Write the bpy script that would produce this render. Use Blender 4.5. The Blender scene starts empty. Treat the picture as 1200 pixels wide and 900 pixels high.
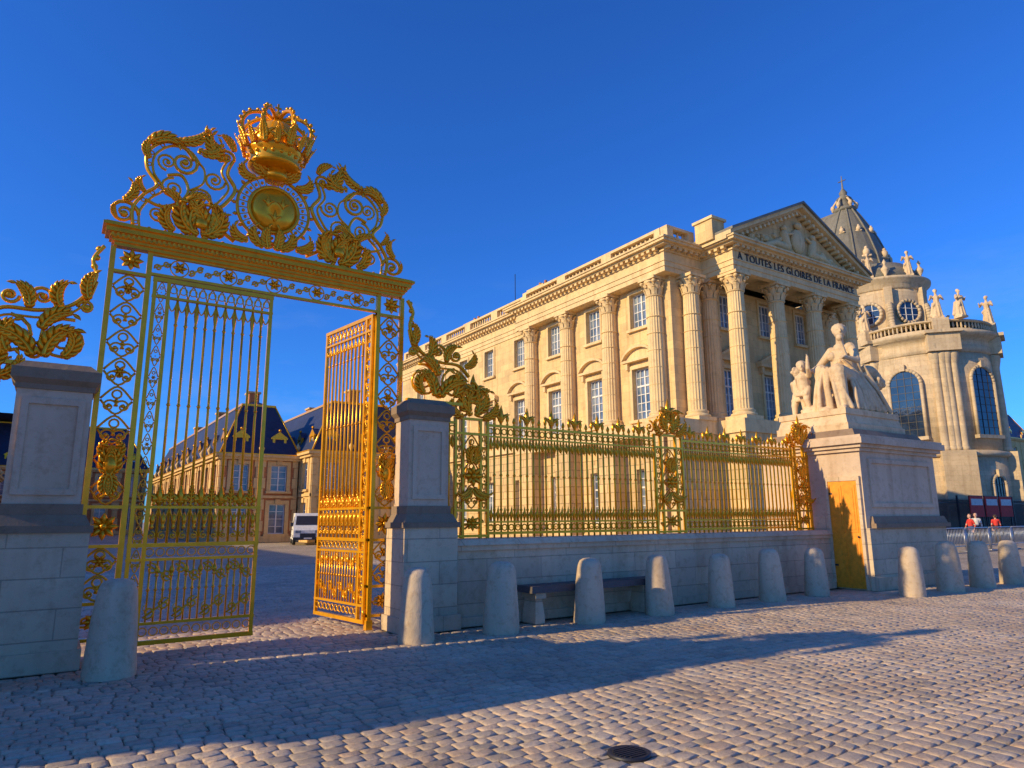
import bpy, math, random
from mathutils import Vector, Matrix
random.seed(7)
pi=math.pi; cos=math.cos; sin=math.sin
C=bpy.context.collection
# ------------------------------------------------------------------ materials
def newmat(name):
    m=bpy.data.materials.new(name); m.use_nodes=True
    nt=m.node_tree; b=nt.nodes["Principled BSDF"]
    return m,nt,b
def N(nt,t,**k):
    n=nt.nodes.new(t)
    for a,v in k.items(): setattr(n,a,v)
    return n
def mix(nt,a,b,f,mode='MIX'):
    n=N(nt,'ShaderNodeMix',data_type='RGBA',blend_type=mode)
    for sock,v in ((n.inputs['A'],a),(n.inputs['B'],b),(n.inputs['Factor'],f)):
        if isinstance(v,bpy.types.NodeSocket): nt.links.new(v,sock)
        elif isinstance(v,(int,float)): sock.default_value=v
        else: sock.default_value=(*v,1)
    return n.outputs['Result']
def ramp(nt,src,p0,p1,c0=(0,0,0),c1=(1,1,1)):
    r=N(nt,'ShaderNodeValToRGB'); e=r.color_ramp.elements
    e[0].position=p0; e[1].position=p1; e[0].color=(*c0,1); e[1].color=(*c1,1)
    nt.links.new(src,r.inputs[0]); return r.outputs[0]
def noise(nt,vec,scale,detail=4,rough=.55):
    n=N(nt,'ShaderNodeTexNoise'); n.inputs['Scale'].default_value=scale
    n.inputs['Detail'].default_value=detail; n.inputs['Roughness'].default_value=rough
    nt.links.new(vec,n.inputs['Vector']); return n.outputs['Fac']
def bump(nt,h,strength,dist,prev=None):
    b=N(nt,'ShaderNodeBump'); b.inputs['Strength'].default_value=strength; b.inputs['Distance'].default_value=dist
    nt.links.new(h,b.inputs['Height'])
    if prev: nt.links.new(prev,b.inputs['Normal'])
    return b.outputs[0]
def stone(name,col,bw=.9,bh=.42,joint=.75,var=.12,stain=.45,rough=.85,bs=.5,msize=.008,staincol=(.30,.22,.15),sc=3.5):
    m,nt,b=newmat(name); L=nt.links
    tc=N(nt,'ShaderNodeTexCoord'); o=tc.outputs['Object']
    n1=noise(nt,o,.6,3,.6); n2=noise(nt,o,sc,5,.72)
    c=mix(nt,tuple(x*(1-var) for x in col),tuple(min(1,x*(1+var)) for x in col),ramp(nt,n1,.3,.7))
    c=mix(nt,c,tuple(x*y*1.6 for x,y in zip(col,staincol)),mix(nt,(0,0,0),(stain,)*3,ramp(nt,n2,.50,.80)))
    hb=None
    if bw:
        sx=N(nt,'ShaderNodeSeparateXYZ'); L.new(o,sx.inputs[0])
        ad=N(nt,'ShaderNodeMath',operation='ADD'); L.new(sx.outputs[0],ad.inputs[0]); L.new(sx.outputs[1],ad.inputs[1])
        cb=N(nt,'ShaderNodeCombineXYZ'); L.new(ad.outputs[0],cb.inputs[0]); L.new(sx.outputs[2],cb.inputs[1])
        br=N(nt,'ShaderNodeTexBrick'); L.new(cb.outputs[0],br.inputs['Vector'])
        br.inputs['Scale'].default_value=1; br.inputs['Brick Width'].default_value=bw; br.inputs['Row Height'].default_value=bh
        br.inputs['Mortar Size'].default_value=msize; br.inputs['Color1'].default_value=(.86,.85,.84,1); br.inputs['Color2'].default_value=(1.08,1.05,1.0,1)
        br.inputs['Mortar'].default_value=(joint,)*3+(1,); br.inputs['Mortar Smooth'].default_value=.3
        c=mix(nt,c,br.outputs['Color'],1.0,'MULTIPLY')
        inv=N(nt,'ShaderNodeMath',operation='SUBTRACT'); inv.inputs[0].default_value=1; L.new(br.outputs['Fac'],inv.inputs[1]); hb=inv.outputs[0]
    mp=N(nt,'ShaderNodeMapping'); mp.inputs['Scale'].default_value=(3,3,.18); L.new(o,mp.inputs[0])
    st=noise(nt,mp.outputs[0],1.0,2,.6)
    c=mix(nt,c,(.62,.52,.42),mix(nt,(0,0,0),(.6,)*3,ramp(nt,st,.50,.8)),'MULTIPLY')
    L.new(c,b.inputs['Base Color']); b.inputs['Roughness'].default_value=rough
    nn=bump(nt,n2,bs*.7,.025)
    if hb: nn=bump(nt,hb,bs,.02,nn)
    L.new(nn,b.inputs['Normal'])
    return m
def plain(name,col,rough=.6,metal=0,var=.15,scale=6,bs=0):
    m,nt,b=newmat(name)
    tc=N(nt,'ShaderNodeTexCoord'); n1=noise(nt,tc.outputs['Object'],scale,3)
    c=mix(nt,tuple(x*(1-var) for x in col),tuple(min(1,x*(1+var)) for x in col),ramp(nt,n1,.3,.7))
    nt.links.new(c,b.inputs['Base Color']); b.inputs['Roughness'].default_value=rough; b.inputs['Metallic'].default_value=metal
    if bs: nt.links.new(bump(nt,noise(nt,tc.outputs['Object'],scale*6,3),bs,.01),b.inputs['Normal'])
    return m
M={}
M['lime']=stone('limestone_facade',(.74,.53,.24),1.1,.46,stain=.4)
M['trim']=stone('limestone_trim',(.77,.56,.27),0,0,stain=.45)
M['basement']=stone('limestone_rusticated',(.71,.51,.24),1.2,.5,joint=.5,msize=.02,bs=1,stain=.4)
M['wall']=stone('boundary_wall_stone',(.66,.52,.35),1.05,.33,joint=.68,stain=.6,msize=.007,bs=.7,sc=7)
M['pier']=stone('pier_stone',(.62,.47,.32),0,0,stain=.55,var=.12,bs=.5,sc=8)
M['piercap']=stone('weathered_cap_stone',(.27,.19,.12),0,0,stain=.5,bs=.6,sc=9)
M['boll']=stone('bollard_stone',(.62,.49,.33),0,0,stain=.65,var=.15,bs=.8,sc=10)
M['statue']=stone('statue_marble',(.70,.52,.30),0,0,stain=.75,bs=.6,sc=6)
M['chapel']=stone('chapel_stone',(.60,.47,.29),1.1,.5,stain=.5)
M['brick']=stone('court_brick',(.52,.20,.07),.3,.1,joint=.9)
M['court']=stone('court_limestone',(.74,.50,.20),0,0)
M['slate']=stone('slate_roof',(.022,.034,.085),.5,.25,joint=.6,stain=.1,rough=.55)
M['lead']=stone('lead_roof',(.20,.19,.145),.9,3,joint=.7,stain=.6,rough=.6)
M['white']=plain('white_paint',(.75,.73,.66),.5)
M['iron']=plain('black_iron',(.02,.02,.025),.5)
M['tyre']=plain('tyre_rubber',(.02,.02,.02),.8)
M['dark']=plain('dark_interior',(.02,.02,.03),.6)
M['letter']=plain('bronze_letters',(.03,.025,.02),.5)
M['wood']=plain('ochre_door',(.85,.30,.015),.5,scale=12)
M['bench']=plain('bench_stone',(.10,.085,.08),.6,scale=14,bs=.6)
M['steel']=plain('galvanised_steel',(.45,.46,.48),.4,.7)
M['skin']=plain('skin',(.55,.33,.24),.6); M['hair']=plain('hair',(.05,.03,.02),.7)
M['red']=plain('red_shirt',(.60,.04,.03),.8); M['bluec']=plain('jeans',(.05,.09,.2),.85); M['pale']=plain('pale_shirt',(.6,.58,.55),.8)
def goldmat(name,col,metal,rough):
    m,nt,b=newmat(name); tc=N(nt,'ShaderNodeTexCoord')
    n1=noise(nt,tc.outputs['Object'],9,3)
    c=mix(nt,tuple(x*.82 for x in col),col,ramp(nt,n1,.3,.6))
    nt.links.new(c,b.inputs['Base Color']); b.inputs['Metallic'].default_value=metal; b.inputs['Roughness'].default_value=rough
    return m
M['gold']=goldmat('gilded_iron',(1.0,.47,.010),.38,.24)
M['gold2']=goldmat('gilded_leaf',(1.0,.42,.008),.48,.22)
def glassmat(name,c1,c2):
    m,nt,b=newmat(name); tc=N(nt,'ShaderNodeTexCoord')
    c=mix(nt,c1,c2,ramp(nt,noise(nt,tc.outputs['Object'],.9,2),.35,.65))
    nt.links.new(c,b.inputs['Base Color']); b.inputs['Roughness'].default_value=.08; b.inputs['Specular IOR Level'].default_value=.9
    nt.links.new(bump(nt,noise(nt,tc.outputs['Object'],1.6,2),.15,.05),b.inputs['Normal']); return m
M['glass']=glassmat('window_glass',(.07,.12,.19),(.26,.31,.36))
M['cglass']=glassmat('chapel_glass',(.008,.018,.04),(.02,.045,.09))
def settmat():
    m,nt,b=newmat('stone_setts'); L=nt.links
    tc=N(nt,'ShaderNodeTexCoord'); o=tc.outputs['Object']; g=N(nt,'ShaderNodeNewGeometry')
    rp=N(nt,'ShaderNodeValToRGB'); e=rp.color_ramp.elements
    e[0].color=(.44,.36,.26,1); e[1].color=(.76,.60,.40,1); e.new(.12).color=(.56,.45,.31,1); e.new(.4).color=(.66,.50,.33,1); e.new(.7).color=(.61,.50,.36,1); e.new(.9).color=(.70,.50,.31,1)
    L.new(g.outputs['Random Per Island'],rp.inputs[0])
    n2=noise(nt,o,20,5,.78)
    c=mix(nt,rp.outputs[0],(.20,.15,.10),mix(nt,(0,0,0),(.6,)*3,ramp(nt,n2,.48,.72)))
    c=mix(nt,c,(.68,.65,.63),ramp(nt,noise(nt,o,.7,4,.65),.35,.7),'MULTIPLY')
    L.new(c,b.inputs['Base Color']); b.inputs['Roughness'].default_value=.6
    L.new(bump(nt,n2,.9,.012),b.inputs['Normal']); return m
M['sett']=settmat()
def groundmat():
    m,nt,b=newmat('paved_ground'); L=nt.links
    tc=N(nt,'ShaderNodeTexCoord'); o=tc.outputs['Object']
    br=N(nt,'ShaderNodeTexBrick'); L.new(o,br.inputs['Vector']); br.inputs['Scale'].default_value=1
    br.inputs['Brick Width'].default_value=.20; br.inputs['Row Height'].default_value=.15; br.inputs['Mortar Size'].default_value=.012
    br.inputs['Color1'].default_value=(.45,.36,.24,1); br.inputs['Color2'].default_value=(.62,.50,.34,1); br.inputs['Mortar'].default_value=(.14,.11,.07,1)
    c=mix(nt,br.outputs[0],(.75,.73,.72),ramp(nt,noise(nt,o,.3,3),.35,.7),'MULTIPLY')
    L.new(c,b.inputs['Base Color']); b.inputs['Roughness'].default_value=.75
    return m
M['ground']=groundmat()
# ------------------------------------------------------------------ mesh builder
class MB:
    def __init__(s,T=None): s.v=[];s.f=[];s.m=[];s.mats=[];s.T=T;s.sm=[]
    def mi(s,n):
        if n not in s.mats: s.mats.append(n)
        return s.mats.index(n)
    def add(s,vs,fs,mat,smooth=False):
        o=len(s.v); T=s.T
        s.v.extend([T(*v) for v in vs] if T else [tuple(v) for v in vs])
        k=s.mi(mat)
        for f in fs: s.f.append(tuple(i+o for i in f)); s.m.append(k); s.sm.append(smooth)
    def box(s,x0,x1,y0,y1,z0,z1,mat):
        s.add([(x0,y0,z0),(x1,y0,z0),(x1,y1,z0),(x0,y1,z0),(x0,y0,z1),(x1,y0,z1),(x1,y1,z1),(x0,y1,z1)],
          [(0,3,2,1),(4,5,6,7),(0,1,5,4),(1,2,6,5),(2,3,7,6),(3,0,4,7)],mat)
    def frustum(s,x0,x1,y0,y1,z0,z1,ins,mat,insy=None):
        iy=ins if insy is None else insy
        s.add([(x0,y0,z0),(x1,y0,z0),(x1,y1,z0),(x0,y1,z0),(x0+ins,y0+iy,z1),(x1-ins,y0+iy,z1),(x1-ins,y1-iy,z1),(x0+ins,y1-iy,z1)],
          [(0,3,2,1),(4,5,6,7),(0,1,5,4),(1,2,6,5),(2,3,7,6),(3,0,4,7)],mat)
    def tube(s,pts,r,mat,seg=6,fy=1.0,cap=True):
        n=len(pts); P=[Vector(p) for p in pts]
        R=r if isinstance(r,(list,tuple)) else [r]*n
        vs=[];fs=[]
        for i in range(n):
            t=(P[min(i+1,n-1)]-P[max(i-1,0)])
            if t.length<1e-9: t=Vector((0,0,1))
            t.normalize()
            ref=Vector((0,1,0)) if abs(t.y)<.85 else Vector((1,0,0))
            a=(ref-t*ref.dot(t)).normalized(); b=t.cross(a)
            for k in range(seg):
                an=2*pi*k/seg+pi/seg
                vs.append(tuple(P[i]+a*(cos(an)*R[i]*fy)+b*(sin(an)*R[i])))
        for i in range(n-1):
            for k in range(seg):
                k2=(k+1)%seg
                fs.append((i*seg+k,i*seg+k2,(i+1)*seg+k2,(i+1)*seg+k))
        if cap:
            fs.append(tuple(range(seg-1,-1,-1))); fs.append(tuple((n-1)*seg+k for k in range(seg)))
        s.add(vs,fs,mat,seg>4)
    def lathe(s,prof,cx,cy,mat,seg=16,a0=0,a1=2*pi,cz=0,smooth=True,flute=0,axis='z'):
        full=abs(a1-a0-2*pi)<1e-6; n=seg if full else seg+1
        vs=[];fs=[]
        for (r,z) in prof:
            for k in range(n):
                an=a0+(a1-a0)*k/seg; rr=r
                if flute and k%2: rr=r*(1-flute)
                if axis=='z': vs.append((cx+rr*cos(an),cy+rr*sin(an),cz+z))
                else: vs.append((cx+rr*cos(an),cy+z,cz+rr*sin(an)))
        for i in range(len(prof)-1):
            for k in range(seg):
                k2=(k+1)%n
                fs.append((i*n+k,i*n+k2,(i+1)*n+k2,(i+1)*n+k))
        if full:
            fs.append(tuple(range(n-1,-1,-1))); fs.append(tuple((len(prof)-1)*n+k for k in range(n)))
        s.add(vs,fs,mat,smooth)
    def ball(s,c,r,mat,seg=8,sc=(1,1,1)):
        vs=[];fs=[];rings=max(4,seg//2+1)
        for i in range(rings+1):
            ph=pi*i/rings
            for k in range(seg):
                an=2*pi*k/seg
                vs.append((c[0]+r*sc[0]*max(.02,sin(ph))*cos(an),c[1]+r*sc[1]*max(.02,sin(ph))*sin(an),c[2]-r*sc[2]*cos(ph)))
        for i in range(rings):
            for k in range(seg):
                k2=(k+1)%seg; fs.append((i*seg+k,i*seg+k2,(i+1)*seg+k2,(i+1)*seg+k))
        fs.append(tuple(range(seg-1,-1,-1))); fs.append(tuple(rings*seg+k for k in range(seg)))
        s.add(vs,fs,mat,True)
    def capsule(s,p0,p1,r0,r1,mat,seg=10):
        a=Vector(p0);b=Vector(p1);d=(b-a).normalized()
        s.tube([a-d*r0,a-d*r0*.8,a-d*r0*.4,a,b,b+d*r1*.4,b+d*r1*.8,b+d*r1],[r0*.05,r0*.6,r0*.92,r0,r1,r1*.92,r1*.6,r1*.05],mat,seg)
    def mesh(s,name):
        me=bpy.data.meshes.new(name); me.from_pydata(s.v,[],s.f)
        for n in s.mats: me.materials.append(M[n])
        me.polygons.foreach_set('material_index',s.m); me.polygons.foreach_set('use_smooth',s.sm); me.update(); return me
def empty(name,loc=(0,0,0)):
    e=bpy.data.objects.new(name,None); e.location=loc; e.empty_display_size=.3; C.objects.link(e); return e
def obj(name,me,parent=None,loc=None,rot=None,sc=None):
    o=bpy.data.objects.new(name,me); C.objects.link(o)
    if loc: o.location=loc
    if rot is not None: o.rotation_euler=(0,0,rot)
    if sc: o.scale=sc
    if parent: o.parent=parent; o.matrix_parent_inverse=Matrix.Translation(-parent.location)
    return o
# ------------------------------------------------------------------ path helpers (XZ plane)
def cat(pts,n=8):
    out=[];P=[pts[0]]+list(pts)+[pts[-1]]
    for i in range(1,len(P)-2):
        for k in range(n):
            t=k/n; a,b,c,d=P[i-1],P[i],P[i+1],P[i+2]
            out.append(tuple(.5*((2*b[j])+(-a[j]+c[j])*t+(2*a[j]-5*b[j]+4*c[j]-d[j])*t*t+(-a[j]+3*b[j]-3*c[j]+d[j])*t**3) for j in range(len(a))))
    out.append(tuple(pts[-1])); return out
def spir(cx,cz,r,a0,turns,d=1,rin=.12,n=14):
    k=int(n*turns)+2
    return [(cx+r*(1-(1-rin)*i/k)*cos(a0+d*2*pi*turns*i/k),cz+r*(1-(1-rin)*i/k)*sin(a0+d*2*pi*turns*i/k)) for i in range(k+1)]
def p3(pts,y): return [(p[0],y,p[1]) for p in pts]
def scroll(mb,cx,cz,r,a0,turns=1.4,d=1,y=0,th=.014,mat='gold',n=12,seg=5):
    pts=spir(cx,cz,r,a0,turns,d,n=n)
    m=len(pts); mb.tube(p3(pts,y),[th*(1-.35*i/m) for i in range(m)],mat,seg,1.5)
    e=pts[-1]; mb.ball((e[0],y,e[1]),th*1.9,mat,6)
def sscroll(mb,x0,z0,x1,z1,y=0,th=.013,flip=1,mat='gold'):
    dx,dz=x1-x0,z1-z0; L=math.hypot(dx,dz); ux,uz=dx/L,dz/L; nx,nz=-uz*flip,ux*flip
    def pt(a,b): return (x0+ux*a*L+nx*b*L, z0+uz*a*L+nz*b*L)
    pts=[];e=[]
    for i in range(11):
        t=i/10; an=-pi*.3+ t*2.2*pi; rr=.05+.17*t
        pts.append(pt(.24-rr*cos(an),.02+rr*sin(an)))
    for i in range(11):
        t=1-i/10; an=-pi*.3+ t*2.2*pi; rr=.05+.17*t
        e.append(pt(.76+rr*cos(an),-.02-rr*sin(an)))
    mb.tube(p3(pts+e,y),th,mat,5,1.5)
def petal(mb,x,y,z,a,L,w,mat,lift=.0,bend=0):
    vs=[];n=4;cx,cz=x,z
    ws=(.35,.95,1.0,.6,.04)
    for i in range(n+1):
        nx,nz=-sin(a),cos(a); q=w*ws[i]; yy=y-lift*(i/n)**1.5
        vs+=[(cx+nx*q,yy,cz+nz*q),(cx,yy-q*.75,cz),(cx-nx*q,yy,cz-nz*q),(cx,yy+q*.5,cz)]
        cx+=cos(a)*L/n; cz+=sin(a)*L/n; a+=bend/n
    fs=[(i*4+k,i*4+(k+1)%4,i*4+4+(k+1)%4,i*4+4+k) for i in range(n) for k in range(4)]
    mb.add(vs,fs,mat,True)
def leaf(mb,o,ang,L,W,curl=.8,y=.0,th=.05,mat='gold2'):
    """acanthus: curving rib with pairs of pointed leaflets"""
    x,z=o;a=ang; K=7; st=[]
    for i in range(K*2+1):
        t=i/(K*2); st.append((x,z,a,t)); x+=cos(a)*L/(K*2); z+=sin(a)*L/(K*2); a+=curl/(K*2)*(.6+1.4*t)
    fl=lambda t:-th*1.2*t*t-.01
    mb.tube([(q[0],y+fl(q[3])-W*.10,q[1]) for q in st],[W*.20*(1-.75*q[3])+.003 for q in st],mat,5,1.3)
    for i in range(0,K*2,2):
        q=st[i]; t=q[3]; s=sin(pi*(.22+.72*t)); l=W*1.25*s
        for sg in (1,-1):
            petal(mb,q[0],y+fl(t),q[1],q[2]+sg*(1.0-.45*t),l*(1.05 if sg*curl<0 else .85),l*.24+.004,mat,th*.5,-sg*.9)
    q=st[-1]; petal(mb,q[0],y+fl(1),q[1],q[2],W*.9,W*.2,mat,th*.4,curl*.4)
def rosette(mb,cx,cz,r,y,k=8,mat='gold2'):
    for i in range(k):
        a=2*pi*i/k; petal(mb,cx+cos(a)*r*.15,y,cz+sin(a)*r*.15,a,r*.85,r*.26,mat,r*.2)
    mb.ball((cx,y-r*.12,cz),r*.26,mat,8)
def ring(mb,cx,cz,r,y,th,mat='gold',n=20,fy=1.4):
    mb.tube([(cx+r*cos(2*pi*i/n),y,cz+r*sin(2*pi*i/n)) for i in range(n+1)],th,mat,5,fy,False)
def bar(mb,x0,z0,x1,z1,y,w,mat='gold'): mb.tube([(x0,y,z0),(x1,y,z1)],w,mat,4)
def vbar(mb,x,z0,z1,y,r,mat='gold'):
    mb.tube([(x,y,z0),(x,y,z1)],r,mat,6)
def spear(mb,x,z,y,h=.18,mat='gold2'):
    mb.lathe([(.012,0),(.028,h*.12),(.014,h*.22),(.03,h*.4),(.034,h*.55),(.02,h*.8),(.002,h)],x,y,mat,6,cz=z)
def fleur(mb,x,z,y,s,mat='gold2'):
    petal(mb,x,y,z,pi/2,s,s*.17,mat,s*.05)
    petal(mb,x-.02*s,y,z+.1*s,pi*.60,s*.75,s*.11,mat,s*.05,1.5)
    petal(mb,x+.02*s,y,z+.1*s,pi*.40,s*.75,s*.11,mat,s*.05,-1.5)
    mb.ball((x,y,z+.2*s),s*.12,mat,6,(1.6,1,.7))
# ------------------------------------------------------------------ gilded gate
GY=10.05; CX=2.33
def lattice(mb,x0,x1,z0,z1,y,step=.42,th=.013):
    w=x1-x0; c=(x0+x1)/2
    n=max(1,round((z1-z0)/step)); h=(z1-z0)/n
    for i in range(n):
        a=z0+i*h; b=a+h
        scroll(mb,c-w*.20,a+h*.3,w*.24,0,1.3,1,y,th); scroll(mb,c+w*.20,a+h*.3,w*.24,pi,1.3,-1,y,th)
        mb.tube(p3(cat([(x0+.01,a+h*.55),(c,a+h*.98),(x1-.01,a+h*.55)],5),y),th,'gold',5,1.5)
        mb.tube(p3(cat([(x0+.01,a+h*.5),(c,a+h*.04),(x1-.01,a+h*.5)],5),y),th,'gold',5,1.5)
        ring(mb,c,a+h*.72,w*.14,y,th*.9,n=12)
        if i%3==1: rosette(mb,c,a+h*.5,w*.24,y-.02,6)
        else: mb.ball((c,y,a+h*.5),w*.07,'gold2',6)
def gate_leaf(name,parent,T,W=1.6,H=4.86):
    mb=MB(T); z0=.09
    for x in (.03,.2,W-.03):
        mb.box(x-.024,x+.024,-.024,.024,z0,H,'gold')
    for z,t in ((z0+.02,.028),(.34,.018),(1.12,.018),(1.30,.026),(1.78,.018),(4.60,.016),(H-.02,.028)):
        mb.box(.0,W,-.026,.026,z-t,z+t,'gold')
    lattice(mb,.05,.18,.36,H-.05,0,.30,.008)
    n=10; xs=[.2+(W-.23)*(i+1)/(n+1) for i in range(n)]
    for i,x in enumerate(xs):
        vbar(mb,x,1.30,4.6,0,.017)
        for z in (1.95,4.2,3.1): mb.lathe([(.013,0),(.028,.03),(.013,.06)],x,0,'gold2',6,cz=z)
        petal(mb,x,0,4.58,-pi/2,.26 if i%2 else .38,.03,'gold2',.02)
        if i%2==0: fleur(mb,x,1.79,0,.3)
        else: leaf(mb,(x,1.79),pi/2,.34,.06,0,0,.03)
    for i in range(n+1):
        a=xs[i-1] if i else .2; b=xs[i] if i<n else W-.03; c=(a+b)/2
        mb.tube(p3([(a+(b-a)*k/8,4.6+.2*sin(pi*k/8)) for k in range(9)],0),.010,'gold',5,1.3)
        mb.tube(p3([(a+(b-a)*k/8,4.58-.16*sin(pi*k/8)) for k in range(9)],0),.010,'gold',5,1.3)
        mb.tube(p3([(a+(b-a)*k/8,1.78-.16*sin(pi*k/8)) for k in range(9)],0),.010,'gold',5,1.3)
        scroll(mb,c,1.42,(b-a)*.42,pi/2,1.2,1 if i%2 else -1,0,.011)
        spear(mb,c,1.5,0,.22); spear(mb,c,1.8,0,.16)
        ring(mb,c,.24,.05,0,.008,n=10); ring(mb,c,1.21,.05,0,.008,n=10); ring(mb,c,H-.14,.05,0,.008,n=10)
    m=15
    for i in range(m):
        x=.2+(W-.23)*(i+1)/(m+1); vbar(mb,x,.34,1.12,0,.012)
        mb.lathe([(.01,0),(.024,.025),(.01,.05)],x,0,'gold2',6,cz=.72)
        if i%2: spear(mb,x,.9,0,.16)
        else: mb.tube(p3(spir(x,.52,.05,pi/2,1,1,n=8),-.01),.007,'gold',4)
    for k in range(4):
        a=.23+(W-.28)*k/4; b=.23+(W-.28)*(k+1)/4
        sscroll(mb,a,.42,b,.62,-.02,.013,1); sscroll(mb,a,1.05,b,.88,-.02,.013,-1)
    mb.lathe([(.03,0),(.04,.05),(.03,.1)],.02,0,'gold2',8,cz=z0+.1)
    return obj(name,mb.mesh(name),parent)
gate=empty('gilded_gate',(CX,GY,0))
gate_leaf('closed_leaf',gate,lambda x,y,z:(.81+x,GY+y,z))
ux,uy=-.15,.989
gate_leaf('open_leaf',gate,lambda x,y,z:(4.01+ux*x-uy*y,GY+.03+uy*x+ux*y,z))
fr=MB()
for (a,b) in ((.28,.78),(4.03,4.50)):
    for x in (a+.03,b-.03):
        fr.box(x-.032,x+.032,GY-.035,GY+.035,0.002,5.2,'gold')
        fr.box(x-.05,x+.05,GY-.05,GY+.05,0,.14,'gold')
    for z in (.2,.62,1.30,1.78,4.86):
        fr.box(a-.002,b+.002,GY-.04,GY+.04,z-.02,z+.02,'gold')
    lattice(fr,a+.06,b-.06,.64,1.28,GY,.32,.015); lattice(fr,a+.06,b-.06,1.80,4.84,GY,.38,.015)
    sscroll(fr,a+.07,.41,b-.07,.41,GY,.016); rosette(fr,(a+b)/2,.41,.12,GY-.02)
    rosette(fr,(a+b)/2,1.54,.17,GY-.03); rosette(fr,(a+b)/2,5.03,.15,GY-.04)
    for k,s in ((0,1),(1,-1)):
        leaf(fr,((a+b)/2,2.15),pi/2+s*.5,.42,.10,-s*1.3,GY-.05,.05)
        leaf(fr,((a+b)/2,2.35),pi/2+s*.9,.3,.09,-s*1.6,GY-.05,.05)
        leaf(fr,((a+b)/2,2.2),-pi/2+s*.5,.3,.09,-s*1.2,GY-.05,.05)
    fr.ball(((a+b)/2,GY-.06,2.3),.09,'gold2',10,(1,.7,1.4))
for z in (4.90,5.185): fr.box(.78,4.03,GY-.03,GY+.03,z-.018,z+.018,'gold')
k=15
for i in range(k):
    a=.80+(3.21)*i/k; b=.80+3.21*(i+1)/k
    if i%3==1: rosette(fr,(a+b)/2,5.04,.10,GY-.02,6); ring(fr,(a+b)/2,5.04,.115,GY,.01)
    else: sscroll(fr,a+.005,4.98,b-.005,5.10,GY,.014,1 if i%3 else -1)
obj('pillars_and_frieze',fr.mesh('pillars_and_frieze'),gate)
li=MB()
xa,xb=.16,4.60
for (z0,z1,p) in ((5.20,5.25,.07),(5.25,5.29,.10),(5.29,5.35,.13),(5.35,5.42,.18),(5.42,5.46,.22),(5.46,5.48,.19)):
    li.box(xa+.22-p,xb-.22+p,GY-p,GY+p,z0,z1,'gold2')
for i in range(70):
    x=xa+.12+(xb-xa-.24)*i/69; li.box(x-.015,x+.015,GY-.155,GY+.155,5.30,5.347,'gold')
obj('cornice_lintel',li.mesh('cornice_lintel'),gate)
# crest
cr=MB(); y=GY
def side(mx,s):
    def tb(pts,th,mat='gold',fy=1.8): cr.tube(p3([(mx(p[0]),p[1]) for p in cat(pts,6)],y),th,mat,6,fy)
    def sc(cx,cz,r,a0,turns,d,th=.02,mat='gold'):
        a=a0 if s>0 else pi-a0
        scroll(cr,mx(cx),cz,r,a,turns,d*s,y,th,mat)
    def lf(x,z,a,L,W,cu,th=.06,mat='gold2',yy=0): leaf(cr,(mx(x),z),a if s>0 else pi-a,L,W,cu*s,y-.03+yy,th,mat)
    o=[(.50,5.55),(.48,5.80),(.60,6.03),(.74,6.20),(.60,6.42),(.60,6.68),(.80,6.88),(1.04,6.86),(1.18,6.70)]
    tb(o,.026); tb([(p[0]+.085,p[1]-.04) for p in o],.018)
    oo=cat(o,3)
    for i in range(1,len(oo)-1,2):
        a=oo[i]; ring(cr,mx(a[0]+.042),a[1]-.02,.026,y,.009,n=8)
    sc(.38,5.70,.18,0,1.8,1,.028); lf(.36,5.86,.6,.3,.09,1.4); lf(.3,5.6,2.2,.18,.05,-1.)
    sc(1.06,6.62,.18,pi*.35,2.0,-1,.026)
    lf(.60,6.78,.9,.42,.13,-1.6); lf(.95,6.92,.1,.42,.12,1.0); lf(1.22,6.86,-.35,.42,.11,1.9); lf(.62,6.55,2.2,.26,.08,-1.2)
    tb([(1.70,6.84),(1.64,6.62),(1.76,6.40),(1.64,6.15),(1.50,5.98),(1.56,5.78),(1.80,5.60)],.028)
    tb([(1.61,6.80),(1.56,6.62),(1.67,6.40),(1.56,6.17),(1.42,5.98),(1.48,5.76),(1.6,5.6)],.018)
    sc(1.60,6.88,.12,-.3,1.7,1,.024); sc(1.47,6.47,.15,0,1.8,-1,.02)
    lf(1.56,6.80,2.7,.40,.12,-1.3); lf(1.50,6.98,3.0,.3,.1,-1.7); lf(1.7,6.98,1.9,.28,.09,1.2)
    tb([(.62,5.95),(.82,5.90),(1.04,6.02),(1.14,6.22),(1.04,6.42),(.86,6.38)],.022)
    sc(.94,6.20,.16,pi/2,1.8,1,.019); sc(1.32,6.14,.16,pi,1.9,-1,.019); sc(.78,5.78,.14,pi*.5,1.7,-1,.019)
    sc(1.28,5.84,.12,0,1.6,1,.018); sc(.84,6.58,.13,-pi/2,1.8,-1,.018)
    tb([(1.14,6.22),(1.32,6.38),(1.32,6.6),(1.18,6.72)],.016); tb([(.74,6.22),(.9,6.12),(1.1,6.0),(1.2,5.8),(1.1,5.6)],.017)
    for (x,z) in ((.9,5.54),(1.1,5.54),(1.4,5.54),(.7,5.54),(1.65,5.54)): cr.ball((mx(x),y,z),.03,'gold2',6)
    for (x,z,a,L,W,cu) in ((1.30,5.56,2.7,.55,.16,-1.5),(1.25,5.60,2.1,.5,.15,-1.7),(1.40,5.60,1.6,.5,.15,1.2),(1.42,5.58,.9,.50,.15,1.3),(1.35,5.58,.3,.5,.14,1.5),(1.0,5.56,2.6,.38,.12,-1.8),(1.62,5.6,2.3,.36,.11,-1.6),(1.05,5.95,2.0,.3,.09,1.5),(1.15,6.05,.9,.28,.09,-1.6)):
        lf(x,z,a,L,W,cu,.10)
    cr.ball((mx(1.33),y-.13,5.72),.075,'gold2',8,(1.2,.8,1.2))
    lf(.60,6.05,2.6,.2,.07,-1.5)
    tb([(.45,5.505),(1.0,5.505),(1.8,5.505)],.02)
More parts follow.
